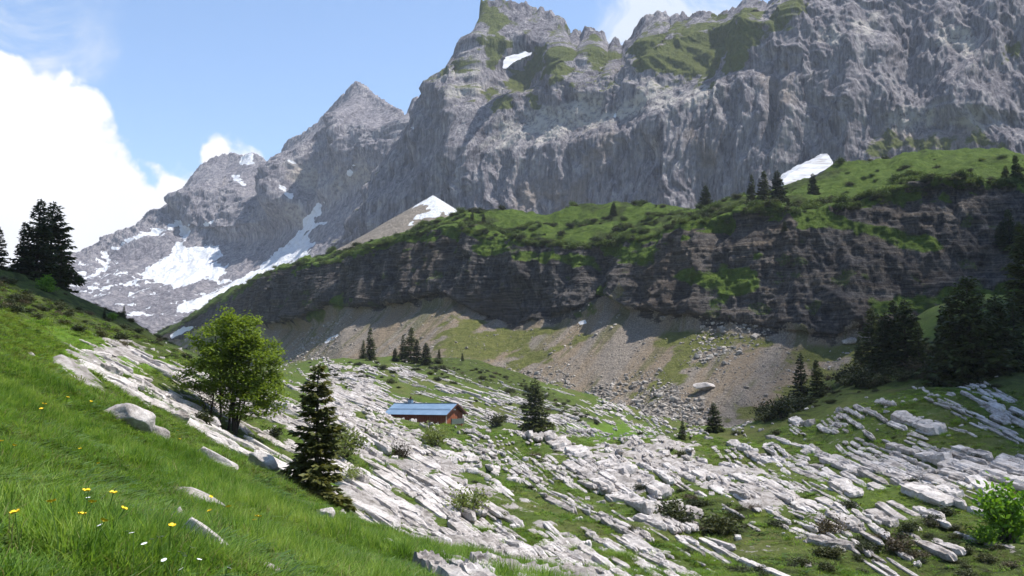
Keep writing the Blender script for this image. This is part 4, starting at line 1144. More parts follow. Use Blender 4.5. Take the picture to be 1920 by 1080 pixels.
def build_pavement():
    r = np.random.default_rng(21)
    N = 40000
    x = r.uniform(-75, 115, N); y = r.uniform(15, 225, N)
    z = ground_base(x, y)
    p = np.stack([x, y, z], -1)
    u, v = proj(p)
    inside = (u > -60) & (u < 1980) & (v < 1220)
    p = p[inside]
    rock, h, b, d, m = ground_masks(p)
    cl = fbm(p[:, 0] / 6.5, p[:, 1] / 6.5, 3.0 + 0 * p[:, 0], 3)
    prob = np.maximum(0.55 * d * sstep(cl, -0.4, 0.15), 0.46 * m * sstep(cl, -0.12, 0.32)) * (1 - 0.65 * h)
    keep = r.random(len(p)) < prob
    p = p[keep]; d = d[keep]
    # sets of parallel beds: each seed carries a few neighbours side by side across the strike
    dk = d
    sel = r.random(len(p)) < np.where(dk > 0.5, 0.36, 0.42)
    p = p[sel]
    sdx, sdy, _, _ = strike(p)
    kk = r.integers(2, 6, len(p))
    gap = np.clip(r.lognormal(-0.90, 0.38, len(p)), 0.24, 0.95)
    hg0 = r.uniform(0.35, 0.75, len(p)); rl0 = r.normal(0.18, 0.08, len(p))
    seeds = []; gp = []; hg = []; rl = []
    for j in range(5):
        a_ = kk > j
        off_ = (j - 1.5) * gap[a_]
        al = r.normal(0, 1.2, a_.sum())
        seeds.append(np.stack([p[a_, 0] - sdy[a_] * off_ + sdx[a_] * al, p[a_, 1] + sdx[a_] * off_ + sdy[a_] * al, p[a_, 2]], -1))
        gp.append(gap[a_]); hg.append(hg0[a_]); rl.append(rl0[a_])
    p = np.concatenate(seeds); gp = np.concatenate(gp); hg = np.concatenate(hg); rl = np.concatenate(rl)
    n = len(p)
    width = gp * r.uniform(0.42, 0.80, n)
    hgt = np.clip(gp * hg * r.uniform(0.7, 1.2, n), 0.12, 0.6)
    steps = r.integers(1, 6, n)
    roll = rl + r.normal(0, 0.04, n)
    pos = []; rot = []; scl = []
    cur = p[:, :2].copy()
    for k in range(6):
        act = steps > k
        if not act.any(): break
        q = cur[act]
        dx, dy, gx, gy = strike(q)
        a = np.arctan2(dy, dx) + r.normal(0, 0.03, len(q))
        L = np.clip(r.lognormal(0.45, 0.5, len(q)) * (0.75 + 2.0 * width[act]), 0.45, 5.0)
        c = q + np.stack([np.cos(a), np.sin(a)], -1) * L[:, None] * 0.5
        zz = ground_z(c[:, 0], c[:, 1])
        pitch = -np.arctan(gx * np.cos(a) + gy * np.sin(a)) + r.normal(0, 0.04, len(q))
        side = np.arctan(-gx * np.sin(a) + gy * np.cos(a))
        hh = hgt[act] * r.uniform(0.75, 1.15, len(q)); ww = width[act] * r.uniform(0.8, 1.15, len(q))
        mk = (zz > -50)
        pos.append(np.stack([c[:, 0], c[:, 1], zz + hh * 0.12], -1))
        rot.append(np.stack([roll[act] + side + r.normal(0, 0.05, len(q)), pitch, a], -1))
        scl.append(np.stack([L * 1.02, ww, hh], -1))
        cur[act] = q + np.stack([np.cos(a), np.sin(a)], -1) * (L * r.uniform(0.98, 1.08, len(q)))[:, None]
    # single stones lying about
    K = 16000
    x = r.uniform(-75, 115, K); y = r.uniform(14, 225, K); zb = ground_base(x, y)
    pp = np.stack([x, y, zb], -1); uu, vv = proj(pp)
    rk, hh_, bb, dd, mm = ground_masks(pp)
    near_edge = pmask(uu, vv, [[(80, 640), (700, 640), (1000, 700), (1300, 780), (1920, 680), (1920, 1080), (860, 1080), (600, 960), (420, 860), (200, 780)]], 20)
    cl = fbm(x / 9, y / 9, 8.0 + 0 * x, 3)
    keep = (r.random(K) < near_edge * (0.10 + 0.75 * mm * sstep(cl, -0.2, 0.4) + 0.4 * dd)) & (uu > -40) & (uu < 1960)
    pp = pp[keep]; k = len(pp)
    sz = np.clip(r.lognormal(-1.5, 0.5, k), 0.08, 0.8)
    a = r.uniform(0, 6.28, k)
    zz = ground_z(pp[:, 0], pp[:, 1])
    pos.append(np.stack([pp[:, 0], pp[:, 1], zz + sz * 0.08], -1))
    rot.append(np.stack([r.normal(0.1, 0.2, k), r.normal(0, 0.2, k), a], -1))
    scl.append(np.stack([sz * r.uniform(1, 1.7, k), sz, sz * r.uniform(0.5, 0.9, k)], -1))
    # the great slabs one can point at, each between its two traced ends
    TR = [(1127, 868, 1249, 936, 1.9, .9), (1061, 871, 1145, 928, 1.2, .9), (1147, 928, 1222, 968, 1.3, 1.0), (1040, 829, 1095, 860, 2.2, 1.3), (985, 812, 1035, 835, 1.8, 1.1), (1246, 949, 1311, 974, 1.6, 1.0), (1335, 907, 1400, 944, 1.0, .8),
          (1207, 850, 1277, 879, 1.3, .7), (1370, 832, 1455, 872, 1.3, 1.1), (1375, 892, 1490, 947, 1.0, .7), (1505, 945, 1605, 995, 1.1, .7), (1565, 914, 1610, 936, 1.2, .9), (1695, 922, 1785, 952, 1.4, 1.0), (1670, 902, 1755, 922, .9, .6),
          (1540, 867, 1660, 907, .9, .6), (1715, 958, 1770, 982, 1.0, .8), (1680, 782, 1765, 816, 1.9, 1.3), (1665, 837, 1780, 867, 1.3, 1.0), (1510, 1014, 1605, 1034, 1.1, .8), (1785, 842, 1850, 862, 1.2, .8), (1820, 906, 1865, 936, 1.3, .8),
          (1485, 787, 1525, 797, 1.3, .9), (1300, 850, 1380, 880, .9, .6), (1160, 875, 1262, 925, .6, .6), (1095, 880, 1190, 940, .7, .7), (1260, 870, 1340, 905, .9, .6), (1430, 915, 1520, 960, .8, .6), (1590, 870, 1700, 905, .8, .6), (1440, 820, 1530, 850, .9, .7),
          (700, 790, 800, 830, .8, .6), (760, 855, 830, 890, 1.0, .7), (640, 800, 720, 845, 1.0, .6), (830, 890, 920, 935, .9, .6), (900, 940, 985, 990, .8, .6), (720, 940, 790, 975, 1.0, .7), (780, 900, 860, 940, .9, .6), (860, 960, 950, 1010, .8, .5), (930, 1000, 1010, 1045, .8, .5),
          (1020, 930, 1080, 965, .7, .6), (1190, 975, 1250, 1000, .7, .6), (1170, 1010, 1240, 1050, .9, .7), (560, 790, 640, 830, 1.0, .6), (440, 760, 520, 795, .9, .5), (300, 735, 380, 772, .9, .5), (350, 790, 420, 825, .7, .6), (230, 715, 310, 745, .9, .5), (150, 660, 210, 672, .7, .4), (205, 690, 280, 715, .8, .4), (320, 700, 380, 730, .9, .5), (400, 735, 460, 760, .8, .4)]
    T = np.array(TR, float)
    A, _ = hit(T[:, 0], T[:, 1]); B, _ = hit(T[:, 2], T[:, 3])
    for i in range(len(T)):
        a3, b3 = A[i], B[i]
        dl = b3 - a3
        # two ends far apart in depth: keep a believable length
        L = float(np.linalg.norm(dl[:2])); nb = max(1, int(round(L / 3.8)))
        an = math.atan2(dl[1], dl[0]); pit = -math.atan2(dl[2], L)
        for j in range(nb):
            t = (j + 0.5) / nb
            c = a3 + dl * t
            ww = T[i, 4] * r.uniform(0.5, 0.8); hh = T[i, 5] * r.uniform(0.55, 0.8)
            zc = float(ground_z(np.array([c[0]]), np.array([c[1]]))[0])
            pos.append(np.array([[c[0], c[1], zc + 0.14 * hh]])); rot.append(np.array([[0.20 + r.normal(0, 0.05), pit + r.normal(0, 0.03), an + r.normal(0, 0.03)]]))
            scl.append(np.array([[min(L / nb, 5.0) * 1.0, ww, hh]]))
    pos = np.concatenate(pos); rot = np.concatenate(rot); scl = np.concatenate(scl)
    u, v = proj(pos)
    vis = (u > -20) & (u < 1940) & (v < 1200) & (v > 600)
    pos, rot, scl = pos[vis], rot[vis], scl[vis]
    idx = r.integers(0, len(SLABS), len(pos))
    app = np.sqrt(scl[:, 0] * scl[:, 1]) * scl[:, 2] ** 0.3 / pos[:, 1]
    order = np.argsort(-app)
    root = empty('limestone_pavement', (0, 40, -5)); root['kind'] = 'structure'
    off = Vector((0, 40, -5))
    big = order[:300]; rest = order[300:]
    for i in big:
        o = obj('slab', SLABS[idx[i]], root, Vector(pos[i]) - off)
        o.rotation_euler = rot[i]; o.scale = scl[i]
    st = scatter('limestone_rubble', pos[rest] - np.array(off), rot[rest], scl[rest], idx[rest], SLABS, root)
    print('slabs', len(pos))
    return pos, scl
PAVE_POS, PAVE_SCL = build_pavement()

def place(u, v, d=None):
    if d is None:
        p, ok = hit([u], [v]); return p[0] if ok[0] else None
    p = P(u, v, d); p[2] = ground_z(np.array([p[0]]), np.array([p[1]]))[0]
    return p

def build_boulders():
    r = np.random.default_rng(5)
    data = [  # column, row of its foot, width and height in pixels, yaw, label
        (388, 1042, 84, 50, -0.5, 'pale rounded boulder half sunk in long grass below the yellow flowers'),
        (484, 1082, 66, 30, 0.2, 'smooth pale stone in long grass at the foot of the rounded boulder'),
        (331, 978, 22, 20, 0.4, 'small pinkish stone in long grass just above the rounded boulder'),
        (62, 1070, 26, 16, 0.2, 'small pale stone in trodden grass beside a flat grey stone'),
        (104, 1079, 40, 14, 0.0, 'flat grey stone in trodden grass beside a small pale stone'),
        (248, 806, 92, 44, -0.15, 'big grey block with a steep shaded face on the meadow edge'),
        (302, 828, 40, 26, -0.5, 'tilted grey stone leaning at the end of the big grey block'),
        (490, 878, 56, 34, -0.3, 'pale wedge shaped boulder on grass between the maple and the young spruce'),
        (410, 876, 70, 24, -0.5, 'long low grey stone in the grass downhill of the maple'),
        (725, 1030, 30, 22, 0.3, 'small grey stone in grass below the white pavement'),
        (606, 972, 34, 18, -0.3, 'low white stone in grass below the young spruce'),
        (362, 942, 90, 18, -0.62, 'long narrow ledge of grey stone slanting through the meadow'),
        (372, 876, 18, 14, 0, 'small round grey stone on the meadow below the maple'),
        (1322, 732, 40, 13, 0, 'flat pale boulder resting on the brown talus slope'),
        (160, 706, 22, 8, -0.4, 'thin grey stone in the bright meadow above the pavement'),
        (58, 668, 20, 9, -0.4, 'lone small pale stone in the bright meadow beyond the long grass'),
        (585, 1002, 30, 14, -0.6, 'thin grey stone among grass downhill of the young spruce'),
        (810, 1062, 40, 14, -0.3, 'low pale stone in grass at the pavement edge'),
        (1590, 646, 26, 10, 0.1, 'cluster stone of pale rock on the talus below the dark knoll trees'),
    ]
    for i, (u, v, w, h, yaw, lab) in enumerate(data):
        if 'talus' in lab:
            q = CL_Q[:95].reshape(-1, 3); uu, vv = proj(q)
            p = q[np.argmin((uu - u) ** 2 + (vv - v) ** 2)]
        else:
            p = place(u, v)
        s = p[1] / F
        W = w * s * 1.25; H = h * s * 1.3
        o = obj('boulder', BOULDERS[i % 8], None, Vector(p) + Vector((0, 0, H * 0.36)))
        yv = math.atan2(-math.sin(-yaw), math.cos(yaw))
        o.rotation_euler = (0.12, -yaw * 0.7, r.normal(0, 0.15))
        o.scale = (W * 1.05, max(W * 0.62, H), H * 1.15)
        tag(o, lab, 'rock')
build_boulders()

def build_scree():
    r = np.random.default_rng(9)
    a = 95
    q = CL_Q[:a]
    nr, nc = q.shape[:2]
    N = 52000
    i = r.random(N) * (nr - 1.01); j = r.random(N) * (nc - 41)
    i0 = i.astype(int); j0 = j.astype(int)
    fi = (i - i0)[:, None]; fj = (j - j0)[:, None]
    p = (q[i0, j0] * (1 - fi) + q[i0 + 1, j0] * fi) * (1 - fj) + (q[i0, j0 + 1] * (1 - fi) + q[i0 + 1, j0 + 1] * fi) * fj
    u, v = proj(p)
    g = CL_GRASS[i0, j0]
    dense = pmask(u, v, [[(1090, 730), (1230, 700), (1330, 760), (1340, 810), (1200, 810), (1110, 770)], [(940, 690), (1100, 700), (1240, 740), (1230, 770), (1060, 750)], [(1300, 610), (1440, 590), (1420, 640), (1300, 700)], [(520, 650), (660, 590), (680, 610), (560, 690)]], 30)
    n = fbm(p[:, 0] / 12, p[:, 1] / 12, 1.0 + 0 * u, 3)
    prob = (0.16 + 0.75 * dense) * (1 - 0.75 * g) * sstep(n + 0.3 * dense, -0.5, 0.3)
    keep = r.random(N) < prob
    p = p[keep]; dense = dense[keep]
    k = len(p)
    sz = np.clip(r.lognormal(-1.3, 0.6, k) * (0.75 + 0.55 * dense), 0.10, 1.5)
    rot = np.stack([r.normal(0, 0.3, k), r.normal(0, 0.3, k), r.uniform(0, 6.28, k)], -1)
    scl = np.stack([sz * r.uniform(1, 1.6, k), sz, sz * r.uniform(0.45, 0.8, k)], -1)
    pos = p + np.array([0, 0, 1])[None] * (sz * 0.12)[:, None]
    idx = r.integers(0, 8, k)
    order = np.argsort(-sz / p[:, 1])
    par = bpy.data.objects['talus_slope']
    for t in order[:120]:
        o = obj('scree_stone', SCREES[idx[t]], par, Vector(pos[t])); o.rotation_euler = rot[t]; o.scale = scl[t]
    rest = order[120:]
    scatter('scree_rubble', pos[rest], rot[rest], scl[rest], idx[rest], SCREES, par)
    print('scree', k)
build_scree()

# ------------------------------------------------------------------ trees
def cards(base, direc, length, width, normal):
    """leaf-shaped pieces: a diamond of two triangles folded slightly along its middle"""
    n = len(base)
    d = direc / (np.linalg.norm(direc, axis=1, keepdims=True) + 1e-9)
    s = np.cross(d, normal); s /= np.linalg.norm(s, axis=1, keepdims=True) + 1e-9
    L = length[:, None]; W = width[:, None]
    v = np.stack([base, base + d * L * 0.45 + s * W * 0.5, base + d * L, base + d * L * 0.45 - s * W * 0.5], 1).reshape(-1, 3)
    i = np.arange(n) * 4
    f = np.concatenate([np.stack([i, i + 1, i + 2], -1), np.stack([i, i + 2, i + 3], -1)])
    return v, f

def spruce_meshes(seed, h, rad, dens=1.0, gap=0.0, low=0.03, mat='needle', shape=0.85):
    r = np.random.default_rng(seed)
    tr = MB()
    zs = np.linspace(-0.25, h * 0.985, 12)
    wob = np.cumsum(r.normal(0, 0.006 * h, (12, 2)), 0) * 0.5
    pts = np.stack([wob[:, 0], wob[:, 1], zs], -1)
    tr.tube(pts, np.linspace(0.022 * h + 0.02, 0.004 * h, 12), 8)
    nb = int(h * 17 * dens) + 20
    t = np.sort(r.random(nb) ** 1.15) * (1 - low) + low
    az = np.arange(nb) * 2.39996 + r.normal(0, 0.35, nb)
    # uneven: some sectors and heights thinner than others
    irr = 1 + 0.25 * np.sin(az + r.uniform(0, 6)) + 0.22 * np.sin(t * 23 + r.uniform(0, 6)) * (1 - t)
    L = rad * ((1 - t) ** shape) * r.uniform(0.62, 1.08, nb) * irr + 0.035 * h * (1 - t) + 0.02 * h
    keep = r.random(nb) > gap * (0.4 + 0.6 * (np.sin(t * 31 + az) > 0.2))
    t, az, L = t[keep], az[keep], L[keep]
    V = []; Fc = []; nv = 0
    for i in range(len(t)):
        c = np.array([np.interp(t[i] * h, zs, pts[:, 0]), np.interp(t[i] * h, zs, pts[:, 1]), t[i] * h])
        dr = np.array([math.cos(az[i]), math.sin(az[i]), 0])
        droop = 0.42 * (1 - t[i]) - 0.42 * t[i] ** 2 + r.normal(0, 0.07)
        if L[i] > 0.25 * rad:
            e = np.array([0.5, 1.0])
            bp = c + dr * (e * L[i] * 0.85)[:, None] + np.array([0, 0, 1.]) * (-droop * L[i] * e + 0.20 * L[i] * e ** 2)[:, None]
            tr.tube(np.concatenate([c[None], bp]), [0.006 * h * (1 - t[i]) + 0.006, 0.004 * h * (1 - t[i]) + 0.004, 0.003], 3)
        m = max(6, int(L[i] * 30 * dens / (0.35 + 0.10 * h)) )
        s = r.random(m) ** 0.75
        base = c + dr * (s * L[i])[:, None] + np.array([0, 0, 1.]) * (-droop * L[i] * s + 0.20 * L[i] * s ** 2)[:, None]
        side = np.array([-dr[1], dr[0], 0]) * np.where(r.random(m) < 0.5, -1, 1)[:, None]
        dd = dr * r.uniform(0.35, 1.0, m)[:, None] + side * r.uniform(0.2, 1.0, m)[:, None] + np.array([0, 0, 1.]) * r.uniform(-0.55, 0.18, m)[:, None]
        ln = (0.10 * L[i] + 0.028 * h + 0.04) * r.uniform(0.7, 1.5, m)
        wd = ln * r.uniform(0.30, 0.5, m)
        nm = np.array([0, 0, 1.]) + r.normal(0, 0.45, (m, 3))
        v, f = cards(base, dd, ln, wd, nm)
        V.append(v); Fc.append(f + nv); nv += len(v)
    # leader
    m = 26
    s = r.random(m)
    base = np.stack([np.full(m, pts[-1, 0]), np.full(m, pts[-1, 1]), h * (0.92 + 0.08 * s)], -1)
    an = r.uniform(0, 6.28, m)
    v, f = cards(base, np.stack([np.cos(an) * 0.5, np.sin(an) * 0.5, np.full(m, 0.9)], -1), np.full(m, 0.03 * h + 0.03), np.full(m, 0.010 * h + 0.01), r.normal(size=(m, 3)))
    V.append(v); Fc.append(f + nv)
    crown = new_mesh('crown', np.concatenate(V), np.concatenate(Fc), mats=[M[mat]])
    return tr.mesh('trunk', M['bark'], True), crown

def make_tree(name, meshes, loc, rz=0.0, s=1.0, label=None, cat='tree', group=None, sz=None):
    e = empty(name, loc, rz)
    e.scale = (s, s, s if sz is None else sz)
    for nm, me in zip(('trunk', 'crown'), meshes):
        obj(nm, me, e)
    tag(e, label, cat, group)
    return e

FAR_SPRUCES = [spruce_meshes(31 + i, 9.0, rd, 1.1, gp, 0.02, 'needle', shp) for i, (rd, gp, shp) in enumerate([(2.1, 0.05, 0.8), (1.7, 0.1, 0.9), (2.5, 0.05, 0.75), (1.25, 0.15, 0.8)])]
BIG_SPRUCES = [spruce_meshes(61 + i, 14.0, rd, 0.9, 0.06, 0.02, 'needle', shp) for i, (rd, shp) in enumerate([(4.4, 0.62), (3.4, 0.7)])]

def build_spruces():
    r = np.random.default_rng(3)
    near = spruce_meshes(58, 4.6, 0.88, 2.2, 0.45, 0.03, 'needle_young', 0.62)
    p = place(594, 936)
    make_tree('spruce_tree', near, p + np.array([0, 0, -0.05]), 0.6, 248 * p[1] / F / 4.6, 'young irregular spruce standing alone on the grass below the maple', 'tree')
    G1 = 'dark spruces on the heath shoulder beside the white cloud'
    G2 = 'small spruces on the low mound beyond the hut'
    G3 = 'spruces crowding the rocky knoll above the pavement'
    G4 = 'spruces along the top of the dark cliff'
    L1 = 'dark spruce on the heath shoulder against the white cloud'
    L2 = 'small dark spruce in the clump on the low mound beyond the hut'
    L3 = 'dark spruce in the dense stand on the rocky knoll'
    L4 = 'small dark spruce on the turf rim above the dark cliff'
    data = [(66, 536, 155, 0, 'slimmer of the two tall dark spruces on the heath shoulder', G1), (92, 542, 165, 2, 'broader of the two tall dark spruces on the heath shoulder', G1), (40, 530, 105, 1, 'shorter spruce on the uphill side of the two tall ones', G1), (112, 550, 85, 1, 'small spruce at the downhill foot of the two tall ones', G1), (-6, 520, 80, 0, 'dark spruce standing apart higher up the heath shoulder', G1),
            (770, 676, 62, 0, 'tallest spruce of the clump on the low mound beyond the hut', G2), (755, 674, 46, 1, 'slim spruce between the tallest and the lowest of the mound clump', G2), (798, 684, 42, 2, 'broad low spruce at the downhill end of the mound clump', G2), (740, 678, 26, 2, 'lowest bushy spruce of the clump on the mound', G2), (782, 680, 44, 0, 'spruce between the tallest and the broad low one on the mound', G2),
            (694, 676, 62, 3, 'slim spruce standing apart on the mound left of the clump', None), (681, 672, 34, 1, 'short spruce beside the slim one on the mound', None),
            (823, 672, 18, 0, 'tiny spruce on the mound between the clump and a lone seedling', None), (867, 676, 16, 0, 'lone spruce seedling at the end of the mound', None),
            (1004, 812, 100, 2, 'broad conical spruce on a grey rock outcrop near the hut', None),
            (1338, 810, 56, 2, 'small bushy spruce at the foot of the talus slope', None), (1280, 824, 36, 0, 'smallest spruce next to the bushy one at the foot of the talus', None),
            (1503, 742, 84, 1, 'taller of a pair of spruces on the scrubby slope below the knoll', None), (1532, 744, 70, 0, 'shorter of a pair of spruces on the scrubby slope below the knoll', None),
            (1612, 692, 62, 3, 'slim spruce at the edge of the stand on the rocky knoll', None),
            (1636, 690, 112, 0, L3, G3), (1662, 688, 100, 2, L3, G3), (1700, 690, 130, 2, L3, G3), (1680, 682, 118, 0, L3, G3), (1648, 676, 88, 1, L3, G3), (1725, 692, 90, 1, L3, G3),
            (1775, 700, 120, 2, L3, G3), (1872, 700, 150, 2, L3, G3), (1905, 690, 130, 1, L3, G3), (1945, 690, 190, 2, L3, G3),
            (232, 594, 22, 1, 'tiny spruce on the skyline of the heath shoulder', None), (196, 575, 20, 1, 'seedling tree higher up the skyline of the heath shoulder', None)]
    for (u, v, hp, k, lab, g) in data:
        p = place(u, v) if 0 <= u < 1930 and place(u, v) is not None else place(u, v, {True: 96, False: 120}[u < 300])
        if u in (66, 92, 40, 112): p = place(u, v, 100 + r.uniform(-3, 3))
        s = hp * p[1] / F / 9.0
        make_tree('spruce_tree', FAR_SPRUCES[k], p - np.array([0, 0, 0.1]), r.uniform(0, 6.28), s * (1.0 if k != 2 else 1.05), lab, 'tree', g, s)
    for (u, v, hp, k, lab, d) in [(1822, 716, 198, 0, 'tallest and broadest dark spruce on the rocky knoll', 112), (1790, 712, 160, 1, 'tall spruce pressed against the broadest one on the knoll', 116)]:
        p = place(u, v)
        if p is None: p = place(u, v, 95)
        print('big spruce', p)
        s = hp * p[1] / F / 14.0
        make_tree('spruce_tree', BIG_SPRUCES[k], p - np.array([0, 0, 0.15]), r.uniform(0, 6.28), s, lab, 'tree')
    q = CL_Q[230:300].reshape(-1, 3); uu, vv = proj(q)
    RIM = {1325: 'broad spruce standing by itself on the turf rim of the dark cliff', 1410: 'slimmest of three spruces on the cliff rim beside the snow patch', 1433: 'middle one of three spruces on the cliff rim beside the snow patch', 1460: 'broadest of three spruces on the cliff rim beside the snow patch', 1525: 'spruce on the green terrace right below the snow patch', 1150: 'round topped spruce among low scrub on the turf rim'}
    for (u, v, hp, k) in [(1325, 398, 54, 2), (1410, 386, 62, 3), (1433, 382, 64, 0), (1460, 382, 66, 2), (1525, 368, 46, 2), (1150, 404, 28, 2), (1905, 366, 62, 0), (1885, 372, 40, 2), (886, 416, 22, 0), (908, 416, 18, 2), (1772, 326, 13, 0), (1350, 398, 18, 1), (1478, 392, 24, 0)]:
        p = q[np.argmin((uu - u) ** 2 + (vv - v) ** 2)]
        s = hp * p[1] / F / 9.0
        make_tree('spruce_tree', FAR_SPRUCES[k], p - np.array([0, 0, 0.3]), r.uniform(0, 6.28), s, RIM.get(u, L4), 'tree', G4)
    q = CL_Q[95:232].reshape(-1, 3); uu, vv = proj(q)
    for (u, v, hp, k) in [(1470, 432, 22, 2), (1895, 462, 75, 0), (1912, 470, 60, 2), (1880, 455, 45, 2)]:
        p = q[np.argmin((uu - u) ** 2 + (vv - v) ** 2)]
        s = hp * p[1] / F / 9.0
        make_tree('spruce_tree', FAR_SPRUCES[k], p - np.array([0, 0, 0.5]), r.uniform(0, 6.28), s, 'dark spruce rooted on a ledge of the dark cliff face', 'tree', 'spruces on ledges of the cliff')
build_spruces()

def build_maple():
    r = np.random.default_rng(77)
    p = place(436, 812)
    sc = p[1] / F
    H = 232 * sc; R = 88 * sc
    e = empty('maple_tree', p, 0)
    tag(e, 'broad leafy maple with several stems growing out of the white pavement', 'tree')
    # clumps of leaf fill an uneven crown
    clumps = []
    lobes = [(-0.30, 0.72, 0.46), (0.12, 0.78, 0.42), (0.45, 0.56, 0.50), (-0.55, 0.48, 0.44), (0.05, 0.52, 0.55), (0.62, 0.30, 0.38), (-0.15, 0.90, 0.26), (0.30, 0.26, 0.36), (-0.25, 0.30, 0.30), (-0.72, 0.30, 0.22), (0.2, 0.88, 0.22), (0.05, 0.15, 0.16)]
    for (x, z, rr) in lobes:
        for dy in ((0.0, 0.45, -0.45) if rr > 0.3 else (0.0,)):
            n = int(12 * (rr / 0.4) ** 2)
            d = r.normal(size=(n, 3)); d /= np.linalg.norm(d, axis=1, keepdims=True)
            d *= r.uniform(0.35, 1.12, (n, 1)) ** 0.5
            c = np.array([x * R, dy * R * 0.8 + r.normal(0, 0.1), z * H]) + d * np.array([rr * R, rr * R * 0.8, rr * H * 0.42])
            clumps.append(c)
    C = np.concatenate(clumps)
    C = C[(C[:, 2] > 0.10 * H) & (C[:, 2] < 1.02 * H)]
    V = []; Fc = []; nv = 0
    for c in C:
        n = int(r.uniform(55, 100))
        o = r.normal(size=(n, 3)) * np.array([0.21, 0.21, 0.11]) * R / 2.3
        o[:, 2] += 0.5 * np.abs(r.normal(0, 0.05, n))
        an = r.uniform(0, 6.28, n)
        dd = np.stack([np.cos(an), np.sin(an), r.uniform(-0.7, 0.15, n)], -1)
        v, f = cards(c + o, dd, r.uniform(0.10, 0.20, n), r.uniform(0.09, 0.17, n), np.array([0, 0, 1.]) + r.normal(0, 0.5, (n, 3)))
        V.append(v); Fc.append(f + nv); nv += len(v)
    tr = MB()
    for (x0, x1, y1, z1, rad) in [(-0.52, -0.50, 0.1, 0.62, 0.055), (-0.28, -0.38, -0.2, 0.80, 0.07), (-0.12, -0.12, 0.3, 0.84, 0.07), (0.02, 0.16, -0.1, 0.86, 0.11), (0.06, 0.36, 0.2, 0.72, 0.085), (0.05, 0.55, -0.2, 0.5, 0.06), (-0.50, -0.72, -0.1, 0.34, 0.04)]:
        t = np.linspace(0, 1, 9)
        b = np.array([x0 * R, r.normal(0, 0.12), -0.3]); f_ = np.array([x1 * R, y1 * R, z1 * H])
        pts = b + (f_ - b) * t[:, None]
        pts[:, 0] += -0.06 * R * np.sin(t * 3.1) * np.sign(x1); pts[1:-1] += r.normal(0, 0.035, (7, 3))
        tr.tube(pts, rad * (1 - 0.8 * t) + 0.008, 7)
        for k in range(12):
            tt = r.uniform(0.3, 0.98); q = np.array([np.interp(tt, t, pts[:, a]) for a in range(3)])
            near = C[np.argsort(((C - q) ** 2).sum(1))[r.integers(2, 26)]]
            m = (q + near) / 2 + np.array([0, 0, 0.12])
            tr.tube([q, m, near], [rad * 0.35 * (1.1 - tt) + 0.008, 0.010, 0.004], 4)
    obj('trunk', tr.mesh('trunk', M['bark'], True), e)
    obj('crown', new_mesh('crown', np.concatenate(V), np.concatenate(Fc), mats=[M['maple']]), e)
build_maple()

def bush_meshes(seed, mat, leafsize=0.09, n=900, up=0.3, flat=0.8, sparse=0.6):
    """unit bush: about 1 m across, 1*flat m high"""
    r = np.random.default_rng(seed)
    tr = MB()
    cl = []
    for k in range(16):
        an = r.uniform(0, 6.28); rr = r.uniform(0.1, 0.46); z = flat * r.uniform(0.35, 0.95) * (1 - 0.6 * (rr / 0.5) ** 2)
        tip = np.array([math.cos(an) * rr, math.sin(an) * rr, z])
        tr.tube([np.array([tip[0] * 0.15, tip[1] * 0.15, -0.05]), tip * np.array([0.6, 0.6, 0.55]), tip], [0.014, 0.010, 0.004], 4)
        cl.append(tip)
    cl = np.array(cl)
    k = r.integers(0, len(cl), n)
    o = r.normal(size=(n, 3)) * np.array([0.12, 0.12, 0.10]) * (1.0 if sparse < 0.8 else 1.2)
    b = cl[k] * r.uniform(0.55, 1.0, (n, 1)) + o
    b[:, 2] = np.abs(b[:, 2])
    an = r.uniform(0, 6.28, n)
    dd = np.stack([np.cos(an), np.sin(an), r.uniform(-0.3, 0.6, n) + up], -1)
    v, f = cards(b, dd, leafsize * r.uniform(0.7, 1.5, n), leafsize * 0.55 * r.uniform(0.7, 1.3, n), r.normal(size=(n, 3)))
    return tr.mesh('stems', M['bark']), new_mesh('foliage', v, f, mats=[M[mat]])

SCRUB = [bush_meshes(201, 'scrub', 0.10, 800, 0.4, 0.7), bush_meshes(202, 'scrub', 0.09, 800, 0.3, 0.5), bush_meshes(203, 'rusty', 0.08, 650, 0.6, 0.55)]
ALDER = bush_meshes(205, 'alder', 0.10, 900, 0.4, 0.7)
WILLOW = [bush_meshes(211, 'willow', 0.08, 900, 0.5, 0.8), bush_meshes(212, 'willow', 0.07, 700, 0.4, 0.6)]
LIME = bush_meshes(221, 'lime', 0.105, 1700, 0.2, 1.0)

def make_bush(name, meshes, loc, rz, size, label, group=None, cat='bush'):
    e = empty(name, loc, rz); e.scale = size
    for nm, me in zip(('stems', 'foliage'), meshes): obj(nm, me, e)
    tag(e, label, cat, group)
    return e

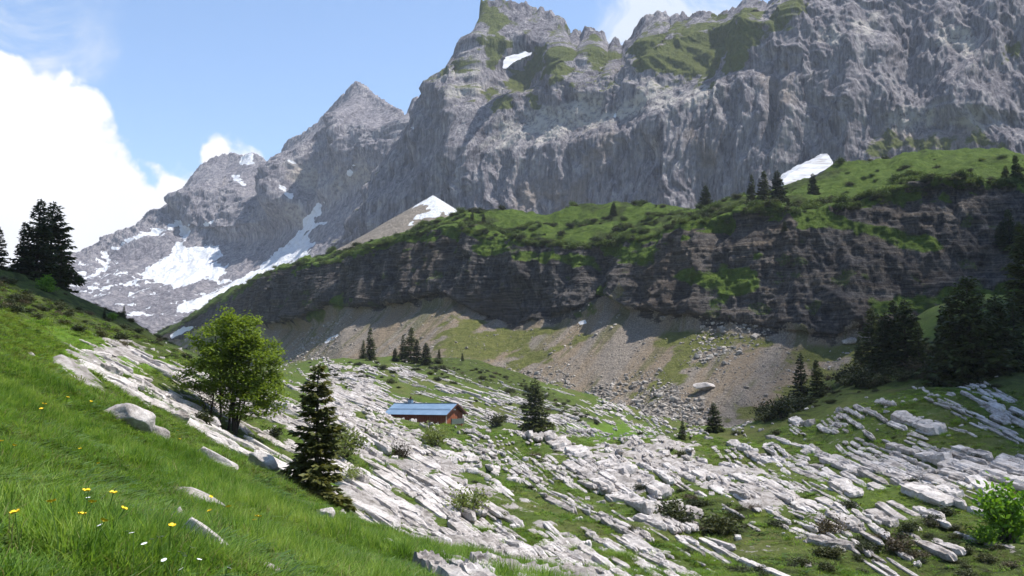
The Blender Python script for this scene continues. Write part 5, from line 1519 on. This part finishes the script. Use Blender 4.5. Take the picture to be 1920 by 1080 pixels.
def build_bushes():
    r = np.random.default_rng(14)
    one = [(640, 858, 92, 70, WILLOW[0], 'large pale green willow bush behind the young spruce'), (878, 962, 90, 56, WILLOW[1], 'wiry grey green bush growing from the middle of the white pavement'),
           (812, 836, 66, 44, WILLOW[0], 'yellowish green bush on the pavement below the hut'), (752, 858, 40, 30, SCRUB[2], 'brown twiggy bush on the pavement left of the yellowish bush'),
           (1886, 1016, 96, 118, LIME, 'bright lime green sapling among rocks and heather'), (1846, 1022, 50, 40, LIME, 'low lime green shoots beside the bright sapling'),
           (515, 822, 34, 26, SCRUB[0], 'small dark round bush on the rock just past the maple'), (932, 800, 40, 26, SCRUB[0], 'dark bush between the hut and the broad spruce'),
           (660, 905, 46, 40, WILLOW[1], 'thin yellow green shrub on the white pavement past the young spruce'), (380, 800, 44, 34, SCRUB[0], 'dark leafy shrub at the uphill side of the maple'),
           (1262, 975, 76, 40, SCRUB[1], 'dark green heather hummock at the end of the great slabs'), (1345, 1000, 90, 40, SCRUB[1], 'green heather hummock between slabs and pale rubble'),
           (1560, 1000, 60, 34, SCRUB[2], 'rusty heather tuft between tilted slabs'), (1690, 1030, 64, 30, SCRUB[2], 'rusty heather mound in front of the wide pale slab'),
           (190, 634, 26, 18, SCRUB[0], 'dark juniper bush at the edge of the bright meadow'), (890, 1068, 70, 30, SCRUB[2], 'low rusty shrub at the lower edge of the pavement'),
           (210, 600, 20, 16, LIME, 'pale green seedling bush on the heath shoulder'), (85, 546, 34, 34, LIME, 'pale green young larch in front of the dark spruces'),
           (700, 668, 0, 0, None, None)]
    for (u, v, w, h, ms, lab) in one:
        if ms is None: continue
        p = place(u, v) if u != 85 else place(u, v, 92)
        if p is None: print('NOHIT', lab); continue
        s = p[1] / F
        fl = {id(SCRUB[0]): 0.7, id(SCRUB[1]): 0.5, id(SCRUB[2]): 0.55, id(WILLOW[0]): 0.8, id(WILLOW[1]): 0.6, id(LIME): 1.0}[id(ms)]
        make_bush('bush', ms, p - np.array([0, 0, 0.05]), r.uniform(0, 6.28), (w * s, w * s, h * s / fl), lab)
    g = 'dark scrub along the foot of the rocky knoll'
    for k in range(64):
        t = r.random()
        u = 1430 + t * 460; v = np.interp(u, [1430, 1500, 1600, 1700, 1800, 1900], [800, 775, 735, 712, 712, 700]) - r.uniform(0, 50) * (1 if t > 0.12 else 0.4)
        p = place(u, v)
        if p is None or p[1] < 60: continue
        w = r.uniform(1.2, 3.4)
        make_bush('bush', SCRUB[r.integers(0, 3)], p - np.array([0, 0, 0.1]), r.uniform(0, 6.28), (w, w, w * r.uniform(0.7, 1.15)), 'dark low scrub bush on the slope of the rocky knoll', g)
    g = 'scrub bushes on the mound beyond the hut'
    for k in range(34):
        u = r.uniform(560, 1010); v = np.interp(u, [560, 700, 860, 1010], [690, 675, 680, 735]) + r.uniform(0, 45)
        p = place(u, v); w = r.uniform(0.8, 2.6)
        if p is None or p[1] < 60: continue
        make_bush('bush', SCRUB[r.integers(0, 2)], p - np.array([0, 0, 0.1]), r.uniform(0, 6.28), (w, w, w * r.uniform(0.6, 0.9)), 'dark low scrub bush on the rocky mound beyond the hut', g)
build_bushes()

# ------------------------------------------------------------------ low cover
def grass_clump(name, seed, n, h, rad, mat, wid=0.008, lean=0.5):
    r = np.random.default_rng(seed)
    a = r.uniform(0, 6.28, n); rr = rad * np.sqrt(r.random(n))
    b = np.stack([np.cos(a) * rr, np.sin(a) * rr, np.full(n, -0.02)], -1)
    la = a + r.normal(0, 0.9, n)
    H = h * r.uniform(0.5, 1.1, n); ln = lean * r.uniform(0.2, 1.3, n) * H
    d = np.stack([np.cos(la), np.sin(la), 0 * la], -1)
    s = np.stack([-np.sin(la), np.cos(la), 0 * la], -1)
    W = (wid * r.uniform(0.7, 1.4, n))[:, None]
    m = b + d * (ln * 0.35)[:, None] + np.array([0, 0, 1.]) * (H * 0.62)[:, None]
    tp = b + d * ln[:, None] + np.array([0, 0, 1.]) * (H * (1 - 0.18 * lean))[:, None]
    v = np.stack([b - s * W * 0.5, b + s * W * 0.5, m + s * W * 0.42, m - s * W * 0.42, tp], 1).reshape(-1, 3)
    i = np.arange(n) * 5
    f = np.concatenate([np.stack([i, i + 1, i + 2], -1), np.stack([i, i + 2, i + 3], -1), np.stack([i + 3, i + 2, i + 4], -1)])
    return new_mesh(name, v, f, mats=[M[mat]])

def build_cover():
    r = np.random.default_rng(8)
    src = [grass_clump('grass', 1, 30, 0.26, 0.11, 'grass'), grass_clump('grass', 2, 30, 0.20, 0.12, 'grass', 0.007, 0.8), grass_clump('grass', 3, 26, 0.34, 0.10, 'grass', 0.008, 0.45),
           grass_clump('grass', 4, 26, 0.16, 0.13, 'turf', 0.012, 0.9), grass_clump('grass', 5, 10, 0.32, 0.12, 'dry', 0.005, 0.6), grass_clump('grass', 6, 12, 0.14, 0.07, 'herb', 0.045, 1.3)]
    P_ = []; S_ = []; I_ = []
    for (r0, r1, n, sc, z) in [(2.6, 7, 9000, 0.85, 0), (7, 14, 20000, 0.95, 0), (14, 26, 30000, 1.15, 0), (26, 48, 36000, 1.5, 1), (40, 95, 42000, 2.0, 2)]:
        a0, a1 = (-0.53, 0.12) if r0 < 20 else (-0.53, 0.53)
        az = r.uniform(a0, a1, n); rr = np.sqrt(r.uniform(r0 ** 2, r1 ** 2, n))
        x = rr * np.sin(az); y = rr * np.cos(az)
        p = np.stack([x, y, ground_z(x, y)], -1)
        u, v = proj(p)
        rock, h, b, d, m = ground_masks(p)
        patch = fbm(x / 2.2, y / 2.2, 1.5 + 0 * x, 3)
        bare = pmask(u, v, [[(-50, 955), (70, 945), (110, 980), (30, 1000), (120, 1080), (-60, 1080)], [(270, 860), (330, 900), (400, 940), (380, 950), (290, 900)]], 14, patch * 18)
        ok = (u > -60) & (u < 1980) & (v < 1180) & (r.random(n) > np.clip(rock * 2.2, 0, 0.97)) & (r.random(n) > bare * 0.75)
        ok &= (h < 0.4) | (r.random(n) < 0.45)
        if z == 2: ok &= (r.random(n) < 0.75)
        p = p[ok]; k = len(p); patch = patch[ok]; u = u[ok]; v = v[ok]
        P_.append(p)
        tall = np.clip(1 + 0.8 * patch + 0.35 * fbm(p[:, 0] / 0.7, p[:, 1] / 0.7, 3.5 + 0 * patch, 2), 0.35, 1.9)
        hs = 0.72 * sc * tall * r.uniform(0.6, 1.25, k)
        if z >= 1: hs *= 0.62
        if z == 2: hs *= 0.6
        S_.append(np.stack([sc * r.uniform(0.8, 1.3, k), sc * r.uniform(0.8, 1.3, k), hs], -1))
        wgt = r.random(k)
        id_ = np.where(patch > 0.15, np.where(wgt < 0.6, 2, 0), np.where(wgt < 0.5, 0, 1))
        id_ = np.where(r.random(k) < (0.25 if z == 0 else 0.5), 3, id_)
        id_ = np.where(r.random(k) < 0.09, 4, id_)
        id_ = np.where(r.random(k) < (0.17 if z == 0 else 0.05) * (1 + 2 * (patch < -0.2)), 5, id_)
        I_.append(id_)
    pp = np.concatenate(P_); k = len(pp)
    scatter('meadow_grass', pp, np.stack([r.normal(0, 0.12, k), r.normal(0, 0.12, k), r.uniform(0, 6.28, k)], -1), np.concatenate(S_), np.concatenate(I_), src)
    print('grass', k)
    # heath on the shoulder, knoll and meadow rim
    pts = []; scl = []
    n = 14000
    x = r.uniform(-75, 120, n); y = np.where(r.random(n) < 0.35, r.uniform(30, 75, n), r.uniform(30, 215, n))
    p = np.stack([x, y, ground_z(x, y)], -1)
    rock, h, b, d, m = ground_masks(p)
    cl = fbm(x / 8, y / 8, 2.0 + 0 * x, 3)
    near = (y < 75) & (x > 0)
    ok = (r.random(n) < h * np.where(near, 1.0, sstep(cl, -0.5, 0.3) * 0.9) + 0.05 * m)
    p = p[ok]; pts.append(p); w = r.uniform(0.4, 1.3, len(p)); scl.append(np.stack([w, w, w * r.uniform(0.5, 0.9, len(p))], -1))
    q = CL_Q[215:300, :800]; g = CL_S[215:300, :800]
    n = 4200
    i = r.integers(0, q.shape[0], n); j = r.integers(0, q.shape[1], n)
    p = q[i, j]
    cl = fbm(p[:, 0] / 14, p[:, 1] / 14, 6.0 + 0 * p[:, 0], 3)
    rim = 1 - sstep(g[i, j], 2.0, 2.5)
    ok = r.random(n) < sstep(cl + 0.5 * rim, 0.0, 0.6) * (1 - 0.8 * ((p[:, 0] > 70) & (g[i, j] > 2.15)))
    p = p[ok]; pts.append(p); w = r.uniform(0.9, 4.0, len(p)); scl.append(np.stack([w, w, w * r.uniform(0.5, 0.9, len(p))], -1))
    rim_k = len(p)
    pp = np.concatenate(pts); k = len(pp)
    si = r.choice([0, 1, 2], k, p=[0.45, 0.4, 0.15])
    si[k - rim_k:] = r.choice([0, 1, 3], rim_k, p=[0.25, 0.15, 0.6])
    scatter('heath_scrub', pp - np.array([0, 0, 0.05]), np.stack([0 * pp[:, 0], 0 * pp[:, 0], r.uniform(0, 6.28, k)], -1), np.concatenate(scl), si, [s[1] for s in SCRUB] + [ALDER[1]])
    print('heath', k)
build_cover()

def flower_meshes(mat, rad, n, h, cup):
    st = MB(); st.tube([(0, 0, -0.03), (0.012, 0, h * 0.5), (0, 0.008, h)], [0.003, 0.0025, 0.002], 4)
    pt = MB()
    for k in range(n):
        a = k * 2 * math.pi / n
        c, s = math.cos(a), math.sin(a)
        w = rad * 2.2 / n * 1.5
        L = [(0.15, 0), (0.6, w), (1.0, w * 0.5), (1.0, -w * 0.5), (0.6, -w)]
        v = []
        for (q, ww) in L:
            rr = rad * q; tt = ww if q in (0.6,) else ww
            v.append((c * rr - s * tt, s * rr + c * tt, h + cup * rr * q))
        pt.add(np.array(v), np.array([(0, 1, 2), (0, 2, 3), (0, 3, 4)]))
    return st.mesh('stem', M['stem']), pt.mesh('petals', M[mat])

def build_flowers():
    r = np.random.default_rng(41)
    yel = flower_meshes('yellow', 0.019, 5, 0.30, 0.55); whi = flower_meshes('white_petal', 0.013, 6, 0.26, 0.15)
    ys = [(153, 962), (182, 972), (155, 983), (110, 990), (134, 994), (144, 1001), (195, 960), (312, 1003), (418, 978), (440, 990), (472, 1010), (158, 845), (70, 792), (84, 793), (2, 852), (325, 832), (323, 825), (108, 765), (157, 770), (192, 874), (372, 938), (480, 992), (60, 1000), (5, 845)]
    ws = [(232, 1001), (250, 1011), (240, 1021), (256, 1020), (285, 1030), (287, 1021), (300, 1028), (312, 1048), (308, 1044), (316, 1050), (298, 1036), (340, 1056), (346, 1057), (332, 1056), (388, 1078), (170, 948), (391, 1074)]
    for nm, ms, pl, lab, g in (('yellow_flower', yel, ys, 'yellow buttercup flower on a thin stem in the long grass', 'yellow flowers in the meadow'), ('white_flower', whi, ws, 'small white flower in the long grass above the rounded boulder', 'white flowers in the meadow')):
        for (u, v) in pl:
            # the flower head sits on the traced pixel, its foot below on the ground
            hh = 0.28
            p, ok = hit([u], [v + 30])
            d = p[0][1]
            p, ok = hit([u], [v + hh * F / d])
            p = p[0]; s = r.uniform(0.95, 1.2) * (1 if p[1] < 12 else 1.4)
            e = empty(nm, p, r.uniform(0, 6.28)); e.rotation_euler = (r.normal(0, 0.25), r.normal(0, 0.25), r.uniform(0, 6.28)); e.scale = (s, s, s)
            obj('stem', ms[0], e); obj('petals', ms[1], e)
            tag(e, lab, 'flower', g)
build_flowers()

# ------------------------------------------------------------------ hut
def build_hut():
    D = 146.0
    apex = P(858, 757, D)                       # near end of the ridge
    phi = math.radians(24)
    Lr = 11.0; HW = 3.4; OV = 0.55
    ridge = np.array([-math.cos(phi), math.sin(phi), 0.0])       # away along the ridge
    base_z = P(850, 812, D)[2]
    origin = apex + ridge * (Lr / 2)
    e = empty('mountain_hut', (origin[0], origin[1], base_z), math.atan2(-ridge[1], -ridge[0]))
    tag(e, 'long low timber hut with a blue grey metal roof below the mound', 'hut')
    # local axes: +x towards the near gable, +y to the far side, z up; ridge height
    RZ = apex[2] - base_z
    pitch = math.tan(math.radians(25))
    EZ = RZ - HW * pitch
    X0, X1 = -Lr / 2 + 0.5, Lr / 2 - OV
    W = HW - 0.65
    WZ = RZ - W * pitch - 0.12
    def part(nm, mb, mat, par=e): return obj(nm, mb.mesh(nm, M[mat]), par)
    m = MB(); m.box((X0, -W, -2.0), (X1, W, 0.12)); part('stone_base', m, 'stone_wall')
    # walls built of boards
    m = MB(); m.box((X0 + 0.06, -W + 0.06, 0.12), (X1 - 0.06, W - 0.06, WZ - 0.02)); wall = part('wall', m, 'wood')
    nb = 26
    for k in range(nb):
        x0 = X0 + (X1 - X0) * k / nb
        m = MB(); d = 0.015 * (k % 2)
        zb = 0.15 if not (X1 - 4.1 < x0 < X1 - 1.3) else 1.62
        m.box((x0 + 0.012, -W - 0.02 - d, zb), (x0 + (X1 - X0) / nb - 0.012, -W + 0.055, WZ)); part('board', m, 'wood', wall)
    # gable triangle of horizontal boards
    g = MB()
    v = np.array([(X1 - 0.06, -W, WZ - 0.02), (X1 - 0.06, W, WZ - 0.02), (X1 - 0.06, 0, RZ - 0.16), (X1 - 0.20, -W, WZ - 0.02), (X1 - 0.20, W, WZ - 0.02), (X1 - 0.20, 0, RZ - 0.16)])
    g.add(v, np.array([(0, 1, 2), (3, 5, 4), (0, 2, 5), (0, 5, 3), (1, 4, 5), (1, 5, 2), (0, 3, 4), (0, 4, 1)]))
    gable = part('gable', g, 'wood_lit')
    nb = 12
    for k in range(nb):
        y0 = -W + 2 * W * k / nb; y1 = y0 + 2 * W / nb
        zt = RZ - 0.20 - max(abs(y0), abs(y1)) * pitch
        m = MB(); m.box((X1 - 0.05, y0 + 0.012, 0.15), (X1 + 0.02 + 0.012 * (k % 2), y1 - 0.012, zt)); part('board', m, 'wood_lit', gable)
    # open porch on the long side: its shade is a dark panel
    m = MB(); m.box((X1 - 4.2, -W - 0.01, 0.13), (X1 - 1.35, -W + 0.058, 1.60)); porch = part('porch_shade', m, 'wood_dark')
    for px in (X1 - 1.25, X1 - 2.9):
        m = MB(); m.box((px - 0.08, -W - 0.20, 0.0), (px + 0.08, -W - 0.05, 1.75)); part('post', m, 'wood_pale')
    m = MB(); m.box((X1 + 0.03, -W - 0.06, 0.0), (X1 + 0.16, -W + 0.10, WZ)); part('corner_post', m, 'wood_pale')
    # gable openings
    for (y0, z0, w, h) in [(-1.75, 0.45, 0.55, 0.75), (-0.55, 0.45, 0.6, 0.75), (1.0, 0.4, 0.7, 0.8)]:
        f = MB(); f.box((X1 + 0.034, y0, z0), (X1 + 0.075, y0 + w, z0 + h)); fr = part('window', f, 'wood_dark')
        f = MB(); f.box((X1 + 0.076, y0 + 0.07, z0 + 0.07), (X1 + 0.085, y0 + w - 0.07, z0 + h - 0.07)); part('pane', f, 'glass', fr)
    m = MB(); m.box((X1 + 0.40, -1.7, 1.35), (X1 + 0.47, W - 0.3, 2.15)); bal = part('balcony', m, 'green_paint')
    m = MB(); m.box((X1 + 0.035, -1.7, 1.25), (X1 + 0.55, W - 0.3, 1.34)); part('balcony_floor', m, 'wood_dark', bal)
    for y in (-1.7, 0.4, W - 0.42):
        m = MB(); m.box((X1 + 0.31, y, 1.345), (X1 + 0.39, y + 0.10, 2.3)); part('baluster', m, 'wood_dark', bal)
    m = MB(); m.box((X1 + 0.035, -0.35, RZ - 0.95), (X1 + 0.10, 0.35, RZ - 0.80)); part('lamp_board', m, 'white_paint')
    # roof: sheets in two courses on each slope
    R0, R1 = -Lr / 2, Lr / 2
    def slope_box(y0, y1, th, lift, x0, x1, s):
        mb = MB()
        z = lambda y: RZ - y * pitch
        vs = []
        for x in (x0, x1):
            for y in (y0, y1):
                vs.append((x, s * y, z(y) + lift - th)); vs.append((x, s * y, z(y) + lift))
        f = [(0, 1, 3, 2), (4, 6, 7, 5), (0, 4, 5, 1), (2, 3, 7, 6), (0, 2, 6, 4), (1, 5, 7, 3)]
        mb.add(vs, f); return mb
    roof = part('roof', slope_box(0.0, HW, 0.10, -0.012, R0 + 0.03, R1 - 0.03, -1), 'wood_dark')
    part('roof_slope', slope_box(0.0, HW, 0.10, -0.012, R0 + 0.03, R1 - 0.03, 1), 'wood_dark', roof)
    ns = 12
    for s in (-1, 1):
        for k in range(ns):
            x0 = R0 + (R1 - R0) * k / ns; x1 = R0 + (R1 - R0) * (k + 1) / ns
            for (a, b, l) in ((0.02, HW * 0.60, 0.045), (HW * 0.56, HW + 0.06, 0.014)):
                part('roof_sheet', slope_box(a, b, 0.02, l + 0.004 * (k % 2), x0 + 0.008, x1 - 0.008, s), 'roof', roof)
        part('barge_board', slope_box(0.0, HW + 0.02, 0.26, 0.06, R1 + 0.003, R1 + 0.06, s), 'wood_dark', roof)
    m = MB(); m.box((R0, -0.16, RZ + 0.03), (R1, 0.16, RZ + 0.085)); part('ridge_cap', m, 'roof', roof)
    # snow guard rail along the lap of the sheets
    m = MB(); m.tube([(R0 + 0.2, -HW * 0.57, RZ - HW * 0.57 * pitch + 0.13), (R1 - 0.2, -HW * 0.57, RZ - HW * 0.57 * pitch + 0.13)], 0.03, 6); part('snow_guard', m, 'roof', roof)
    cx = R0 + 2.7
    m = MB(); m.box((cx - 0.32, -0.05, RZ - 0.7), (cx + 0.32, 0.55, RZ + 0.62)); ch = part('chimney', m, 'roof')
    m = MB(); m.box((cx - 0.40, -0.13, RZ + 0.625), (cx + 0.40, 0.63, RZ + 0.70)); part('chimney_cap', m, 'wood_dark', ch)
    m = MB(); m.tube([(cx, 0.25, RZ + 0.69), (cx, 0.25, RZ + 1.05)], 0.14, 8); part('flue', m, 'wood_dark', ch)
    return e
build_hut()

# ------------------------------------------------------------------ clouds added out of view above the frame to shade parts of the valley
def build_shade_cloud(foot, rx, ry, H, seed, label, mat='cloud'):
    r = np.random.default_rng(seed)
    k = (H - foot[2]) / SDIR.z
    c = np.array(foot) + np.array(SDIR) * k
    bm = bmesh.new()
    for i in range(22):
        a = r.uniform(0, 6.28); q = math.sqrt(r.random()) * 0.75
        rad = r.uniform(0.28, 0.42) * min(rx, ry)
        mt = Matrix.Translation((math.cos(a) * q * rx, math.sin(a) * q * ry, r.uniform(0, 0.35) * min(rx, ry))) @ Matrix.Diagonal((rad * rx / min(rx, ry), rad * ry / min(rx, ry), rad, 1))
        bmesh.ops.create_icosphere(bm, subdivisions=4, radius=1.0, matrix=mt)
    me = bpy.data.meshes.new('shade_cloud'); bm.to_mesh(me); bm.free()
    n = len(me.vertices); co = np.empty(n * 3, np.float32); me.vertices.foreach_get('co', co); co = co.reshape(-1, 3)
    nz = fbm(co[:, 0] / 18, co[:, 1] / 18, co[:, 2] / 18, 4)
    cen = co * np.array([1, 1, 0.4]); cen /= np.linalg.norm(cen, axis=1, keepdims=True) + 1e-6
    co = co + cen * (nz * 0.16 * min(rx, ry))[:, None]
    me.vertices.foreach_set('co', co.ravel()); me.update()
    me.polygons.foreach_set('use_smooth', np.ones(len(me.polygons), bool))
    me.materials.append(M[mat])
    o = obj('cloud', me, None, c)
    o['kind'] = 'structure'
CLOUDS = True
if CLOUDS:
    build_shade_cloud((92, 138, 5), 62, 105, 950, 1, 'unseen thin cloud added to dim the knoll and pavement', 'thin_shade_cloud')
    build_shade_cloud((-66, 112, 10), 32, 50, 760, 2, 'unseen cloud added to shade the heath shoulder')

# ------------------------------------------------------------------ air
HAZE_FLOOR = min(min(v.co.z for v in o.data.vertices) for o in bpy.data.objects if o.name in ('ground', 'talus_slope', 'cliff', 'upper_meadow', 'mountain_wall', 'far_mountain', 'scree_fan')) - 1.0
if HAZE_DENSITY > 0:
    print('haze floor', HAZE_FLOOR)
    b = MB(); b.box((-4300, -4300, HAZE_FLOOR), (4300, 4300, 700))
    me = new_mesh('haze', np.concatenate(b.v), np.concatenate(b.f))
    hm = bpy.data.materials.new('thin blue air'); hm.use_nodes = True
    t = NT(hm.node_tree); hm.node_tree.nodes.clear()
    out = t.new('ShaderNodeOutputMaterial'); pv = t.new('ShaderNodeVolumePrincipled')
    t.set(pv, 'Color', (0.80, 0.88, 1.0, 1)); t.set(pv, 'Density', HAZE_DENSITY); t.set(pv, 'Anisotropy', 0.2)
    t.l.new(pv.outputs[0], out.inputs['Volume'])
    me.materials.append(hm)
    o = obj('haze', me); o['kind'] = 'stuff'
